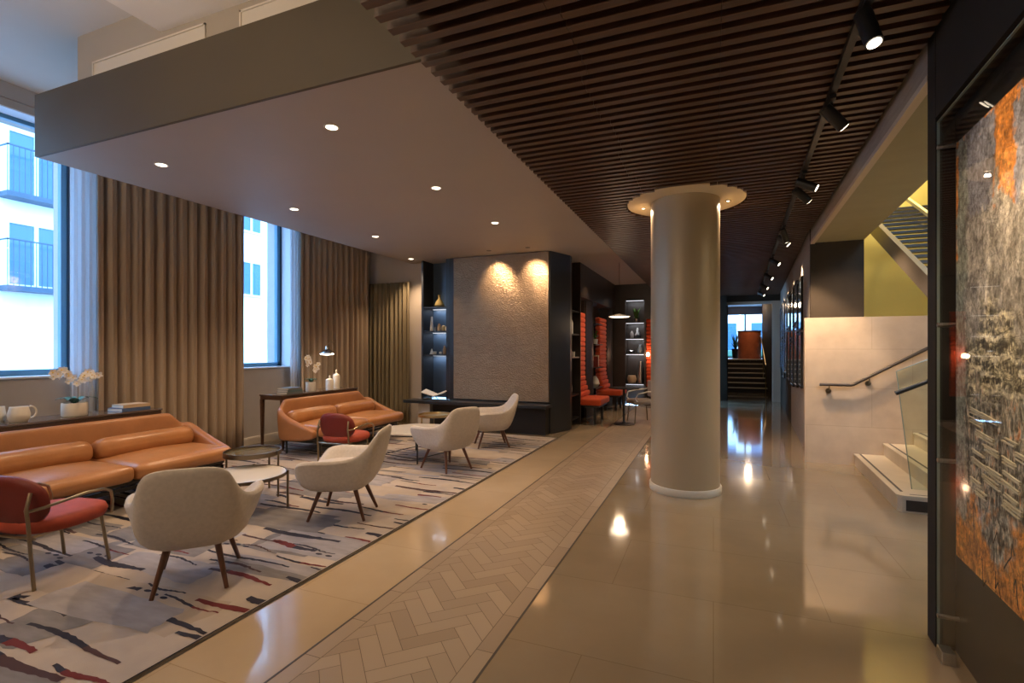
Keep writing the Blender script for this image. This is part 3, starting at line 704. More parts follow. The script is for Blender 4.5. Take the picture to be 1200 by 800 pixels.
# wall piece and opening at the corridor end
struct(MB().box(-1.4, .357, 15.8, 16.1, 0, SLAT+.1).build('wall_corridor', M['darkwall']))
df = MB(); df.box(.357, 1.56, 15.98, 16.1, 2.80, 2.88); df.box(1.56, 1.79, 15.98, 16.1, 0, 2.88)
struct(df.build('trim_4', M['trimlight'], bevel=.005))
struct(MB().box(.357, 1.9, 16.0, 16.1, 2.881, 3.6).build('wall_lintel', M['darkwall']))
hw = MB(); hw.box(.1, .4, 16.1, 24, 0, 3.6); hw.box(1.72, 1.9, 16.1, 21.2, 0, 3.6); hw.box(1.9, 3.5, 21.0, 21.2, 0, 3.6); hw.box(3.4, 3.5, 21.2, 24, 0, 3.6)
struct(hw.build('wall_passage', M['darkwall']))
struct(B('ceiling_passage', M['reveal'], .1, 3.5, 16.1, 24.2, 3.35, 3.45))
struct(B('floor_landing', M['stair_tread'], .4, 3.4, 20.9, 24, 1.05, 1.12))
st = MB()
for k in range(7):
    st.m = 0; st.box(.401, 1.719, 19.1+.3*k, 21.0, k*.16, (k+1)*.16-.03)
    st.m = 1; st.box(.401, 1.719, 19.08+.3*k, 21.0, (k+1)*.16-.0299, (k+1)*.16)
tag(st.build('staircase', [M['brown_dark'], M['stair_tread']]), 'short dark flight of seven steps with pale nosings at the corridor end', 'stairs')
hr = thing('stair_handrail', 'thin brass handrail right of the far corridor steps', 'handrail', (1.66, 19.0, 0))
MB().tube([(0, 0, .95), (0, 1.9, 1.95), (0, 2.2, 2.0)], .022).build('rail', M['brass'], hr)
for yy, z0, z1 in ((.05, .0, .97), (1.0, .48, 1.46), (1.95, 1.12, 1.96)): MB().tube([(0, yy, z0), (0, yy, z1)], .014).build('baluster', M['brass'], hr)
w4 = MB(); w4.box(.4, 3.4, 23.9, 23.96, 1.12, 1.18); w4.box(.4, 3.4, 23.9, 23.96, 3.0, 3.35)
for x in (.4, 1.25, 2.3, 3.3): w4.box(x, x+.06, 23.9, 23.96, 1.12, 3.1)
w4 = struct(w4.build('window_3', M['winframe_dark']))
B('window_pane', M['glass'], .4, 3.4, 23.92, 23.926, 1.18, 3.0, w4)
pd = thing('host_desk', 'rounded copper-orange desk on the landing above the far steps', 'desk', (1.33, 21.9, 1.12))
MB().lathe([(.001, 0), (.40, 0), (.42, .04), (.42, 1.06), (.001, 1.06)], n=32).build('desk_body', M['copper'], pd, smooth=True)
MB().lathe([(.001, 1.061), (.44, 1.061), (.44, 1.11), (.001, 1.11)], n=32).build('desk_top', M['walnut'], pd, smooth=True)
pp = thing('potted_plant', 'dark spiky plant behind the copper desk at the corridor end', 'plant', (.85, 22.6, 1.12))
MB().lathe([(.001, 0), (.12, 0), (.15, .4), (.12, .4), (.001, .35)]).build('pot', M['black_paint'], pp, smooth=True)
q = MB()
for k in range(30):
    a = rnd.uniform(0, 2*PI); l = rnd.uniform(.15, .35); h = rnd.uniform(.25, .8); d = Vector((math.cos(a), math.sin(a), 0)); n_ = Vector((-d.y, d.x, 0))*.03
    p0 = Vector((0, 0, .35)); p1 = p0+d*l*.5+Vector((0, 0, h*.6)); p2 = p0+d*l+Vector((0, 0, h))
    q.add([p0-n_*.4, p0+n_*.4, p1+n_, p2, p1-n_], [[0, 1, 2, 3, 4]])
q.build('leaves', M['leaf'], pp)
point('landing_light', (1.2, 20.6, 3.1), 25, WARM, .1)

# ------------------------------------------------------------------ right side
# artwork wall
aw = MB(); aw.prism([(RX(-4.2)+.075, -4.2), (RX(3.13)+.075, 3.13), (RX(3.13)+.4, 3.13), (RX(-4)+.4, -4.2)], 0, 3.6)
struct(aw.build('wall_right', M['black_paint']))
po = MB(); po.prism([(RX(3.13)-.005, 3.131), (RX(3.25)-.005, 3.25), (RX(3.25)+.36, 3.25), (RX(3.13)+.36, 3.131)], 0, 3.6)
struct(po.build('trim_5', M['black']))
uw = MB(); uw.prism([(RX(-4)-.004, -4), (RX(3.13)-.004, 3.13), (RX(3.13)+.4, 3.13), (RX(-4)+.4, -4)], 2.665, 3.6)
struct(uw.build('wall_right_upper', M['black']))
ang = math.atan(.0563)
gs = thing('glass_screen', 'tall frameless glass sheet standing off the wall in front of the big painting', 'glass', (RX(3.12)+.075, 3.12, 0), -ang)
MB().box(-.075, -.065, -5.0, 0, .015, 2.64).build('glass_sheet', M['artglass'], gs)
q = MB(); q.box(-.0755, -.0645, -.003, 0.0005, .015, 2.64); q.box(-.0755, -.0645, -5.0, 0, 2.637, 2.6405); q.build('glass_edge', M['glass_edge'], gs)
for yy, z in ((-.03, 2.50), (-.03, 1.62), (-.03, .95), (-.03, .18), (-1.6, 2.50), (-1.6, .18)):
    MB().tube([(-.085, yy-.01, z), (0, yy-.01, z)], .011, 12).build('standoff', M['steel'], gs, smooth=True)
cl = MB(); cl.box(-.10, -.045, -.16, -.08, 0, .06); cl.build('floor_clamp', M['steel'], gs, bevel=.004)
ar = thing('abstract_painting', 'large abstract grey and orange painting behind glass on the black wall', 'painting', (RX(2.98)+.075, 2.98, 0), -ang)
q = MB(); q.box(-.045, -.002, -2.9, -.012, .53, 2.47); q.m = 1
for kz in range(9):
    y = -.16-rnd.uniform(0, .1); zc = 1.22-.042*kz
    while y > -2.6:
        l = rnd.uniform(.07, .17)
        if rnd.random() < .62:
            for m_ in range(rnd.choice((2, 3, 3))):
                z = zc+.10*(y+.2)+.0105*m_+rnd.uniform(-.002, .002); w_ = rnd.uniform(.004, .0065); yo = y+rnd.uniform(-.015, .015)
                za, zb = z, z-.10*l*1.0+rnd.uniform(-.004, .004)
                q.add([(-.052, yo, za), (-.052, yo-l, zb), (-.052, yo-l, zb+w_), (-.052, yo, za+w_), (-.044, yo, za), (-.044, yo-l, zb), (-.044, yo-l, zb+w_), (-.044, yo, za+w_)],
                      [[0, 1, 2, 3], [0, 4, 5, 1], [1, 5, 6, 2], [2, 6, 7, 3], [3, 7, 4, 0]])
        y -= l+rnd.uniform(-.01, .06)
q.m = 2
def stroke(pts, w):
    P = [(-.0462, y, z) for y, z in pts]
    for a, b in zip(P[:-1], P[1:]):
        d = Vector(b)-Vector(a); n_ = Vector((0, -d.z, d.y)).normalized()*w
        q.add([Vector(a)-n_, Vector(b)-n_, Vector(b)+n_, Vector(a)+n_], [[0, 1, 2, 3]])
for k, (y, z) in enumerate([(-.22, .66), (-.30, .63), (-.36, .71), (-.43, .62), (-.50, .66), (-.58, .60), (-.64, .66), (-.70, .58)]):
    pts = [(y, z)]
    for i in range(4): pts.append((pts[-1][0]+rnd.uniform(-.035, .012), pts[-1][1]+rnd.choice((-1, 1))*rnd.uniform(.02, .06)))
    stroke(pts, .0035)
q.build('canvas', [M['art'], M['impasto'], M['ink']], ar)

# bulkhead over the stair hall
bh = MB(); bh.prism([(BX(3.25), 3.25), (BX(7.7), 7.7), (BX(7.7)+.045, 7.7), (BX(3.25)+.045, 3.25)], 2.94, SLAT+.06)
struct(bh.build('wall_bulkhead', M['bulk']))
bt = MB(); bt.prism([(BX(3.25)-.004, 3.25), (BX(7.7)-.004, 7.7), (BX(7.7)+.045, 7.7), (BX(3.25)+.045, 3.25)], 2.906, 2.94)
struct(bt.build('trim_6', M['trimlight']))
bs = MB(); bs.prism([(BX(3.25)+.045, 3.25), (BX(7.7)+.045, 7.7), (1.81, 7.7), (1.56, 3.25)], 2.92, 3.3)
struct(bs.build('ceiling_stair_hall', M['stairwall']))
pw = MB(); pw.prism([(PX(7.7), 7.78), (PX(16.1), 16.1), (PX(16.1)+.1, 16.1), (PX(7.7)+.1, 7.78)], 0, SLAT+.1)
struct(pw.build('wall_picture', M['bulk']))
dwl = MB(); dwl.prism([(PX(8.2)-.003, 8.2), (PX(15.9)-.003, 15.9), (PX(15.9), 15.9), (PX(8.2), 8.2)], 0, 1.55)
struct(dwl.build('trim_7', M['darkwall']))
struct(B('wall_stone', M['stone'], 1.129, 6.2, 7.62, 7.70, 0, 1.915))
struct(B('wall_dark', M['darkwall'], BX(7.7), 1.81, 7.701, 7.77, 0, 3.3))
yw = MB(); yw.box(1.81, 6.2, 9.2, 9.3, 0, 6.0); yw.box(1.75, 1.81, 7.77, 9.3, 0, 6.0)
struct(yw.build('wall_stairwell', M['yellow']))
rw = MB(); rw.box(6.1, 6.2, -4, 9.2, 0, 6.0); rw.box(1.25, 6.2, -4.1, -4, 0, 6.0)
struct(rw.build('wall_hall', M['stairwall']))
struct(B('ceiling_stairwell', M['plaster'], 1.3, 6.2, 3.1, 9.3, 5.9, 6.0))
cz = MB(); cz.box(1.45, 6.2, -4, 3.25, 2.92, 3.1); cz.prism([(1.56, 3.25), (1.81, 7.7), (1.75, 7.7), (1.5, 3.25)], 3.3, 6.0)
struct(cz.build('wall_void_edge', M['stairwall']))

# lower stairs rising to the right
ls = thing('stone_staircase', 'pale stone steps with dark inlaid strips rising right along the stone wall', 'stairs', (1.69, 7.614, 0))
NS = 8; y1 = -2.0
for k in range(NS):
    x = .31*k; z = .155*(k+1)
    skew = lambda yy: .052*yy
    a = MB()
    p = [(x, 0), (x+skew(y1+.035), y1+.035), (x+.03+skew(y1), y1), (2.9, y1), (2.9, 0)]
    a.m = 0; a.prism(p, z-.155, z-.022)
    p2 = [(x-.012, 0), (x-.012+skew(y1+.03), y1+.028), (x+.028+skew(y1), y1-.012), (2.9, y1-.012), (2.9, 0)]
    a.m = 0; a.prism(p2, z-.0219, z)
    a.m = 1; a.prism([(x+.045, -.0), (x+.045+skew(y1+.13), y1+.14), (x+.068+skew(y1+.13), y1+.14), (x+.068, 0)], z, z+.0012)
    a.prism([(x+.10+skew(y1), y1+.045), (2.9, y1+.045), (2.9, y1+.06), (x+.10+skew(y1), y1+.06)], z, z+.0012) if k == 0 else None
    a.build('step', [M['stair_tread'], M['strip_dark']], ls)
q = MB(); q.box(-.05, 2.9, y1-.008, y1-.001, .015, .115); q.build('side_panel', M['brown_dark'], ls)
q = MB(); q.box(-.06, 2.9, y1-.012, y1-.0075, .115, .124); q.box(-.062, -.05, y1-.012, y1-.0075, .01, .12); q.build('side_trim', M['trimlight'], ls)
gb = thing('glass_balustrade', 'clear glass balustrade with a black rail along the open side of the stone steps', 'balustrade', (1.69, 5.88, 0))
q = MB(); zt = 1.285
q.add([(0.075, -.006, .158), (-.045, -.006, zt), (1.95, -.006, zt+.95), (1.95, -.006, 1.4), (1.95, -.006, .158),
       (0.075, .006, .158), (-.045, .006, zt), (1.95, .006, zt+.95), (1.95, .006, 1.4), (1.95, .006, .158)],
      [[0, 1, 2, 3, 4], [9, 8, 7, 6, 5], [0, 5, 6, 1], [1, 6, 7, 2], [2, 7, 8, 3], [3, 8, 9, 4], [4, 9, 5, 0]])
q.build('glass_panel', M['railglass'], gb)
q = MB(); q.tube([(.076, 0, .158), (-.046, 0, zt)], .0045, 6); q.tube([(-.046, 0, zt), (1.95, 0, zt+.95)], .004, 6); q.build('glass_edge', M['glass_edge'], gb)
q = MB(); q.tube([(-.06, -.03, 1.075), (1.9, -.03, 2.03)], .022, 10); q.build('handrail', M['black_metal'], gb, smooth=True)
wr = thing('wall_handrail', 'bronze handrail on round brackets fixed to the pale stone wall', 'handrail', (0, 7.545, 0))
q = MB(); q.tube([(1.285, 0, 1.04), (1.63, 0, 1.04), (1.66, 0, 1.05), (2.43, 0, 1.515), (4.4, 0, 2.45)], .021, 10); q.build('rail', M['rail_brown'], wr, smooth=True)
for x, z in ((1.395, 1.04), (1.83, 1.15)):
    q = MB(); q.tube([(x, 0, z-.02), (x, 0, z-.075), (x, .045, z-.085)], .007, 8)
    q.rings([[(x+.033*math.cos(t*PI/8), yy, z-.085+.033*math.sin(t*PI/8)) for t in range(16)] for yy in (.055, .074)])
    q.build('bracket', M['bronze'], wr, smooth=True)
# upper flight seen through the void
uf = thing('upper_staircase', 'upper stair flight with open dark treads seen through the ceiling void', 'stairs', (2.0, 5.6, 0))
q = MB(); dy, dz = 3.3, 1.78
def slope_bar(q, x0, x1, lo, hi, y0=0., y1=None):
    y1 = dy if y1 is None else y1
    z = lambda yy: 1.68+yy*.54
    q.add([(x0, y0, z(y0)+lo), (x1, y0, z(y0)+lo), (x1, y1, z(y1)+lo), (x0, y1, z(y1)+lo), (x0, y0, z(y0)+hi), (x1, y0, z(y0)+hi), (x1, y1, z(y1)+hi), (x0, y1, z(y1)+hi)],
          [[0, 3, 2, 1], [4, 5, 6, 7], [0, 1, 5, 4], [1, 2, 6, 5], [2, 3, 7, 6], [3, 0, 4, 7]])
slope_bar(q, 0, .06, 0, .22); slope_bar(q, 1.2, 1.26, 0, .22); q.build('stringer', M['stringer'], uf)
for k in range(20):
    yy = .08+k*.165; z = 1.74+yy*.54
    MB().box(.065, 1.195, yy, yy+.10, z+.05, z+.08).build('tread', M['brown_dark'], uf)
q = MB(); slope_bar(q, .58, .62, .0, .03); slope_bar(q, .06, .09, .75, .79); q.build('rail', M['steel'], uf)
struct(B('trim_8', M['stairwall'], 1.99, 3.3, 4.7, 5.6, 1.55, 1.68))
pp2 = struct(MB().box(3.27, 3.33, 4.7, 9.2, 1.68, 5.0).build('wall_flight', M['stairwall']))

# framed pictures along the right wall
ptilt = -math.atan(.067)
pi = 0
rows = [(8.75, .80, 1.80, 2.62), (8.75, .80, .90, 1.76), (9.60, .9, 1.95, 2.66), (9.60, .9, .85, 1.90), (10.55, .85, 1.70, 2.60), (10.55, .85, .80, 1.65),
        (11.45, 1.0, 1.95, 2.66), (11.45, 1.0, .85, 1.90), (12.5, .95, .95, 2.60), (13.5, .95, 1.8, 2.66), (13.5, .95, .8, 1.75), (14.5, .95, 1.0, 2.6)]
plab = ['upper narrow glazed picture nearest the stone wall', 'lower narrow glazed picture nearest the stone wall', 'upper glazed picture, second column from the stone wall', 'lower glazed picture, second column from the stone wall',
        'upper glazed picture, third column from the stone wall', 'lower glazed picture, third column from the stone wall', 'upper glazed picture, fourth column from the stone wall', 'lower glazed picture, fourth column from the stone wall',
        'single large glazed picture, fifth column from the stone wall', 'upper glazed picture, sixth column from the stone wall', 'lower glazed picture, sixth column from the stone wall', 'tall glazed picture farthest down the corridor']
for (y, w, z0, z1), lab in zip(rows, plab):
    o = thing('framed_picture', lab, 'picture', (PX(y)-.003, y, z0), ptilt, 'glazed pictures on the corridor wall')
    q = MB(); t = .03; h = z1-z0
    q.box(-.035, 0, 0, w, 0, t); q.box(-.035, 0, 0, w, h-t, h); q.box(-.035, 0, 0, t, t, h-t); q.box(-.035, 0, w-t, w, t, h-t); q.build('frame', M['black_metal'], o)
    q = MB(); q.box(-.02, -.004, t, w-t, t, h-t); q.build('print', M['pic_reflection'], o)  # print carries the painted window reflections

# ------------------------------------------------------------------ column
co = thing('round_column', 'thick round champagne-coloured column standing in the polished floor', 'column', (cx+.03, cy+.03, 0))
MB().lathe([(.35, .075), (.35, SLAT+.04)], n=64).build('shaft', M['champagne'], co, smooth=True)
MB().lathe([(.30, 0), (.362, 0), (.368, .012), (.368, .066), (.362, .075), (.30, .075)], n=64).build('base_ring', M['white_ring'], co, smooth=True)
pts = MB().lathe([(.352, SLAT+.012), (.60, SLAT+.012), (.60, SLAT+.04), (.352, SLAT+.04)], n=48).build('collar_disc', M['champagne_disc'], co)
G4 = 'recessed lights in the column collar'
for k, (dx, dy_) in enumerate([(-.44, .06), (.43, .10)]):
    o = thing('collar_downlight', ['small downlight in the collar left of the column', 'small downlight in the collar right of the column'][k], 'downlight', (cx+.03+dx, cy+.03+dy_, SLAT+.012), 0, G4)
    MB().lathe([(.018, -.006), (.03, -.006), (.03, -.0005), (.018, -.0005)]).build('bezel', M['brass'], o)
    MB().lathe([(.001, -.004), (.017, -.004), (.017, -.001), (.001, -.001)]).build('lens', M['lens'], o)
    spot('collar_lamp', (cx+.03+dx, cy+.03+dy_, SLAT-.03), (0, -.06, -1), 42, 165, 1.0, size=.012)

# ------------------------------------------------------------------ ceiling lights
G5 = 'recessed downlights in the soffit'
dl = [(-2.775, 3.10, 'large round recessed downlight nearest the camera, over the cream chairs'), (-4.83, 3.13, 'leftmost recessed downlight, near the soffit corner by the first window'),
      (-2.775, 4.69, 'recessed downlight second in the right-hand row'), (-4.83, 4.74, 'recessed downlight second in the left-hand row'),
      (-4.84, 6.36, 'recessed downlight third in the left-hand row'), (-2.79, 6.29, 'recessed downlight third in the right-hand row, nearest the bronze panel'),
      (-5.41, 8.2, 'half-hidden recessed downlight at the soffit edge beside the dark niche')]
for x, y, lab in dl:
    o = thing('recessed_downlight', lab, 'downlight', (x, y, SOF), 0, G5)
    MB().lathe([(.046, -.004), (.06, -.004), (.06, -.0003), (.046, -.0003)], n=24).build('bezel', M['whitemetal'], o)
    MB().lathe([(.001, -.0035), (.045, -.0035), (.045, -.0006), (.001, -.0006)], n=24).build('lens', M['lens'], o)
    spot('soffit_lamp', (x, y, SOF-.02), (0, 0, -1), 85, 110, .7)
# washers over the bronze panel
for k, x in enumerate((-3.68, -2.95)):
    o = thing('panel_spotlight', ['small recessed spot washing the left of the bronze panel', 'small recessed spot washing the right of the bronze panel'][k], 'downlight', (x, YB-.42, SOF), 0, 'spots washing the bronze panel')
    MB().lathe([(.03, -.004), (.042, -.004), (.042, -.0003), (.03, -.0003)]).build('bezel', M['charcoal'], o)
    MB().lathe([(.001, -.003), (.029, -.003), (.029, -.001), (.001, -.001)]).build('lens', M['black_paint'], o)
    spot('panel_lamp', (x, YB-.42, SOF-.02), (0, .8, -1), 100, 75, .9)

# track and spotlights
TX = lambda y: .60+.042*(y-2.0)
tr = MB(); tr.prism([(TX(-1.5)-.018, -1.5), (TX(15)-.018, 15), (TX(15)+.018, 15), (TX(-1.5)+.018, -1.5)], SLAT-.035, SLAT-.0005)
tag(tr.build('lighting_track', M['black_metal']), 'long black lighting track fixed under the dark slatted ceiling', 'lighting track')
heads = [(2.62, (.25, -.35, -1.3), 'largest black spotlight near the top of the picture, lens facing down'), (3.55, (.75, .35, -.75), 'second black spotlight on the track, tilted away to the right'), (4.95, (1, -.15, -.55), 'third black spotlight, its lit lens facing right'),
         (5.25, (.8, .35, -.7), 'fourth black spotlight, tucked just behind the third'), (7.0, (.42, .62, -1.15), 'fifth black spotlight, before the dark wall corner'), (7.35, (.8, -.1, -.8), 'sixth black spotlight, close behind the fifth'), (9.1, (.8, -.3, -.6), 'seventh black spotlight, level with the glazed pictures'),
         (10.9, (.8, -.3, -.6), 'eighth black spotlight, farther along the pictures'), (12.6, (.8, -.3, -.6), 'ninth black spotlight, near the corridor end'), (14.2, (.8, -.3, -.6), 'last and smallest black spotlight on the track')]
for y, d, lab in heads:
    x = TX(y)
    o = thing('track_spotlight', lab, 'spotlight', (x, y, SLAT-.035), 0, 'black spotlights on the ceiling track')
    q = MB(); q.box(-.017, .017, -.06, .06, -.022, -.001); q.tube([(0, 0, -.02), (0, 0, -.075)], .011, 8); q.build('adapter', M['black_metal'], o)
    D = Vector(d).normalized(); p0 = Vector((0, 0, -.095))-D*.06; p1 = p0+D*.17
    MB().tube([p0, p0+D*.004, p1], .036, 20).build('head', M['black_metal'], o, smooth=True)
    MB().tube([p1+D*.0005, p1+D*.004], .028, 20).build('lens', M['lens'], o)
    P = Vector((x, y, SLAT-.035))+p1+D*.03
    spot('track_lamp', P, D, 190 if lab.startswith('fifth') else 62, 55, .7)

# far pendant, table, armchair
pe = thing('pendant_lamp', 'white disc pendant lamp hanging before the far shelves', 'pendant lamp', (-1.75, 10.1, 2.15))
MB().lathe([(.001, .06), (.03, .055), (.21, .012), (.215, 0), (.001, 0)], n=32).build('shade', M['whitemetal'], pe, smooth=True)
MB().lathe([(.001, -.006), (.18, -.006), (.18, -.001), (.001, -.001)], n=32).build('diffuser', M['lens_soft'], pe)
MB().tube([(0, 0, .06), (0, 0, SOF-2.15)], .004, 6).build('cord', M['black_paint'], pe)
point('pendant_light', (-1.75, 10.1, 2.0), 10, WARM, .1)
pt = thing('pedestal_table', 'small round black pedestal table beside the orange seats', 'table', (-1.66, 10.1, 0))
MB().lathe([(.001, 0), (.21, 0), (.21, .012), (.04, .03), (.022, .06), (.022, .70), (.08, .715), (.001, .715)], n=28).build('pedestal', M['black_metal'], pt, smooth=True)
MB().lathe([(.001, .716), (.30, .716), (.30, .735), (.001, .735)], n=32).build('table_top', M['black_paint'], pt, smooth=True)
fc = thing('tub_armchair', 'grey upholstered armchair with curved pale tube arms partly behind the column', 'armchair', (-1.38, 10.55, 0), .5)
MB().rbox((0, 0, .42), (.50, .48, .10), .045, puff=.015, n=4).build('seat', M['greyfab'], fc, smooth=True)
MB().rbox((.24, 0, .68), (.07, .42, .34), .034, n=4).build('backrest', M['greyfab'], fc, smooth=True)
q = MB()
for s in (-1, 1):
    q.tube([(.27, s*.2, .72), (.22, s*.29, .66), (0, s*.30, .64), (-.18, s*.29, .60), (-.22, s*.25, .50), (-.15, s*.22, .42)], .013, 8)
q.build('arm_tube', M['whitemetal'], fc, smooth=True)
for a, b in ((-.2, -.2), (-.2, .2), (.2, -.2), (.2, .2)): MB().tube([(a*.9, b*.9, .38), (a*1.1, b*1.1, 0)], .011, 8).build('leg', M['bronze'], fc)

# ------------------------------------------------------------------ rug
RX0, RX1, RY0, RY1 = -6.34, -2.44, -1.5, 8.05
rg = MB(); rg.m = 0; rg.box(RX0, RX1, RY0, RY1, .001, .012)
rg.m = 1; rg.box(RX1-.005, RX1, RY0, RY1, .0121, .0146)
zt = .0124
def patch(mi, cxp, cyp, w, h, z):
    K = 7; pts = []
    def side(a, b, n):
        for i in range(n):
            t = i/n; pts.append((a[0]+(b[0]-a[0])*t+rnd.uniform(-.02, .02), a[1]+(b[1]-a[1])*t+rnd.uniform(-.012, .012)))
    x0, x1, y0, y1 = cxp-w/2, cxp+w/2, cyp-h/2, cyp+h/2
    c = [(x0, y0), (x1, y0+rnd.uniform(-.08, .08)), (x1+rnd.uniform(-.1, .1), y1), (x0, y1+rnd.uniform(-.06, .06))]
    for i in range(4): side(c[i], c[(i+1) % 4], K)
    pts = [(max(RX0+.01, min(RX1-.015, x)), max(RY0+.01, min(RY1-.01, y))) for x, y in pts]
    rg.m = mi; n_ = len(pts)
    mx_, my_ = sum(p[0] for p in pts)/n_, sum(p[1] for p in pts)/n_
    rg.add([(x, y, z) for x, y in pts]+[(mx_, my_, z)], [[i, (i+1) % n_, n_] for i in range(n_)])
for k in range(210):
    patch(rnd.choice((2, 3, 3, 4, 4, 2)), rnd.uniform(RX0+.3, RX1-.2), rnd.uniform(RY0+.2, RY1-.2), rnd.uniform(.35, 1.15), rnd.uniform(.12, .42), zt+k*.000012)
def rstroke(x, y, l, w, mi_a, mi_b, split):
    K = 22; ya = y; ph = rnd.uniform(0, 6); top = []; bot = []
    for i in range(K+1):
        t = i/K; ya = y+.016*math.sin(ph+t*rnd.uniform(4.6, 5.4))+rnd.uniform(-.003, .003)-.015*t
        ww = w*(.55+.45*math.sin(PI*min(1, t*1.1+.05)))*(1+rnd.uniform(-.12, .12))/2
        xx = max(RX0+.01, min(RX1-.014, x+l*t))
        top.append((xx, ya+ww)); bot.append((xx, ya-ww))
    for i in range(K):
        if abs(top[i+1][0]-top[i][0]) < 1e-4: continue
        rg.m = mi_a if i/K < split else mi_b
        z = zt+.0018
        rg.add([(*bot[i], z), (*bot[i+1], z), (*top[i+1], z), (*top[i], z)], [[0, 1, 2, 3]])
y = RY0+.1
while y < RY1-.05:
    x = RX0+rnd.uniform(-.6, .2)
    while x < RX1-.1:
        l = rnd.uniform(.28, .85); w = rnd.choice((.02, .028, .034, .045, .06))*(1 if y < 4 else .9)
        if rnd.random() < .9:
            ca = rnd.choice((5, 5, 5, 6, 7)); cb = rnd.choice((5, 6, 7, 5))
            rstroke(x, y+rnd.uniform(-.06, .06), l, w, ca, cb, rnd.uniform(.2, .8))
        if rnd.random() < .13:
            for k in range(3):
                xx = x+l+.06+.09*k
                if xx > RX1-.06: break
                rg.m = 5; yy = y+rnd.uniform(-.015, .015)
                if xx > RX0+.05: rg.add([(xx+.03*math.cos(t*PI/5), yy+.014*math.sin(t*PI/5), zt+.0018) for t in range(10)], [list(range(10))])
        x += l+rnd.uniform(.05, .30)
    y += rnd.uniform(.095, .15)
rug = rg.build('patterned_rug', [M['rug'], M['rug_navy'], M['rug_grey'], M['rug_lilac'], M['rug_sand'], M['rug_navy'], M['rug_wine'], M['rug_plum']])
tag(rug, 'large beige and grey lounge rug with navy and wine brush strokes', 'rug')

# ------------------------------------------------------------------ curtains
def curtain(name, x, y0, y1, z0, z1, m, label, cat='curtain', pitch=.145, amp=.06, axis='y', group=None):
    n = int((y1-y0)/pitch*12); top = []; ph = 0
    q = MB(); cols = []
    for i in range(n+1):
        t = y0+(y1-y0)*i/n; ph += 2*PI/12*rnd.uniform(.75, 1.28)
        a = amp*(.75+.25*math.sin(i*.13))
        o = a*math.sin(ph)+.5*a*math.sin(2*ph+1)
        cols.append((t, o))
    rows = 10
    for k in range(rows+1):
        z = z0+(z1-z0)*k/rows
        for t, o in cols:
            f = 1.0+.12*math.sin(t*7+k*.6)-(.25*k/rows)
            p = (x+o*f, t, z) if axis == 'y' else (t, x+o*f, z)
            q.v.append(p)
    w = n+1
    for k in range(rows):
        for i in range(n): q.f.append([k*w+i, k*w+i+1, (k+1)*w+i+1, (k+1)*w+i]); q.mi.append(0)
    o = q.build(name, m, smooth=60)
    s = o.modifiers.new('thickness', 'SOLIDIFY'); s.thickness = .004
    return tag(o, label, cat, group)
curtain('curtain', -6.52, 3.50, 5.46, .01, 4.12, M['curtain'], 'full-height pleated taupe curtain between the two windows', group='taupe drapes')
curtain('curtain', -6.52, 6.52, 8.33, .01, 4.12, M['curtain'], 'full-height pleated taupe curtain right of the second window', group='taupe drapes')
curtain('curtain', -6.52, .42, 1.38, .01, 4.12, M['curtain'], 'full-height pleated taupe curtain left of the first window, at the frame edge', group='taupe drapes')
curtain('curtain', 8.58, -6.70, -5.70, .01, 2.86, M['curtain_olive'], 'shorter olive curtain on the end wall beside the dark niche', axis='x', pitch=.1, amp=.04)
curtain('sheer_curtain', -6.62, 3.30, 3.62, .01, 4.10, M['sheer'], 'white sheer curtain edge beside the first window', 'sheer curtain', pitch=.07, amp=.018, group='sheers')
curtain('sheer_curtain', -6.62, 6.40, 6.62, .01, 4.10, M['sheer'], 'white sheer curtain edge beside the second window', 'sheer curtain', pitch=.07, amp=.018, group='sheers')

# ------------------------------------------------------------------ lounge chair
def cat_interp(keys, t):
    n = len(keys)
    for i in range(n-1):
        if t <= keys[i+1][0] or i == n-2: break
    k0 = keys[max(0, i-1)]; k1 = keys[i]; k2 = keys[i+1]; k3 = keys[min(n-1, i+2)]
    u = (t-k1[0])/(k2[0]-k1[0]); u = max(0, min(1, u)); out = []
    for c in range(1, 4):
        m1 = (k2[c]-k0[c])/(k2[0]-k0[0]) if k2[0] != k0[0] else 0
        m2 = (k3[c]-k1[c])/(k3[0]-k1[0]) if k3[0] != k1[0] else 0
        if i == 0: m1 = (0 if c != 1 else (k2[c]-k1[c])/(k2[0]-k1[0]))
        if i == n-2: m2 = (0 if c != 1 else (k2[c]-k1[c])/(k2[0]-k1[0]))
        h = k2[0]-k1[0]
        out.append((2*u**3-3*u**2+1)*k1[c]+(u**3-2*u**2+u)*h*m1+(-2*u**3+3*u**2)*k2[c]+(u**3-u**2)*h*m2)
    return out
# keys: (t, x, y, z), t 0 = rear centre, 1 = front centre; chair faces +y
RIM = [(0, 0, -.40, .785), (.10, .15, -.397, .78), (.19, .222, -.375, .745), (.28, .262, -.315, .655), (.37, .305, -.225, .575), (.47, .37, -.10, .548), (.60, .408, .06, .545), (.72, .40, .20, .542), (.81, .365, .305, .515), (.90, .225, .345, .405), (1, 0, .35, .395)]
RI2 = [(0, 0, -.352, .782), (.10, .14, -.348, .776), (.19, .212, -.325, .73), (.28, .245, -.265, .638), (.37, .275, -.18, .558), (.47, .30, -.08, .535), (.60, .32, .05, .535), (.72, .32, .16, .535), (.81, .285, .25, .508), (.90, .19, .30, .415), (1, 0, .31, .405)]
MID = [(0, 0, -.335, .50), (.10, .16, -.33, .50), (.19, .26, -.30, .48), (.28, .295, -.235, .455), (.37, .312, -.16, .44), (.47, .325, -.07, .43), (.60, .335, .06, .41), (.72, .352, .20, .40), (.81, .32, .30, .385), (.90, .20, .34, .36), (1, 0, .35, .35)]
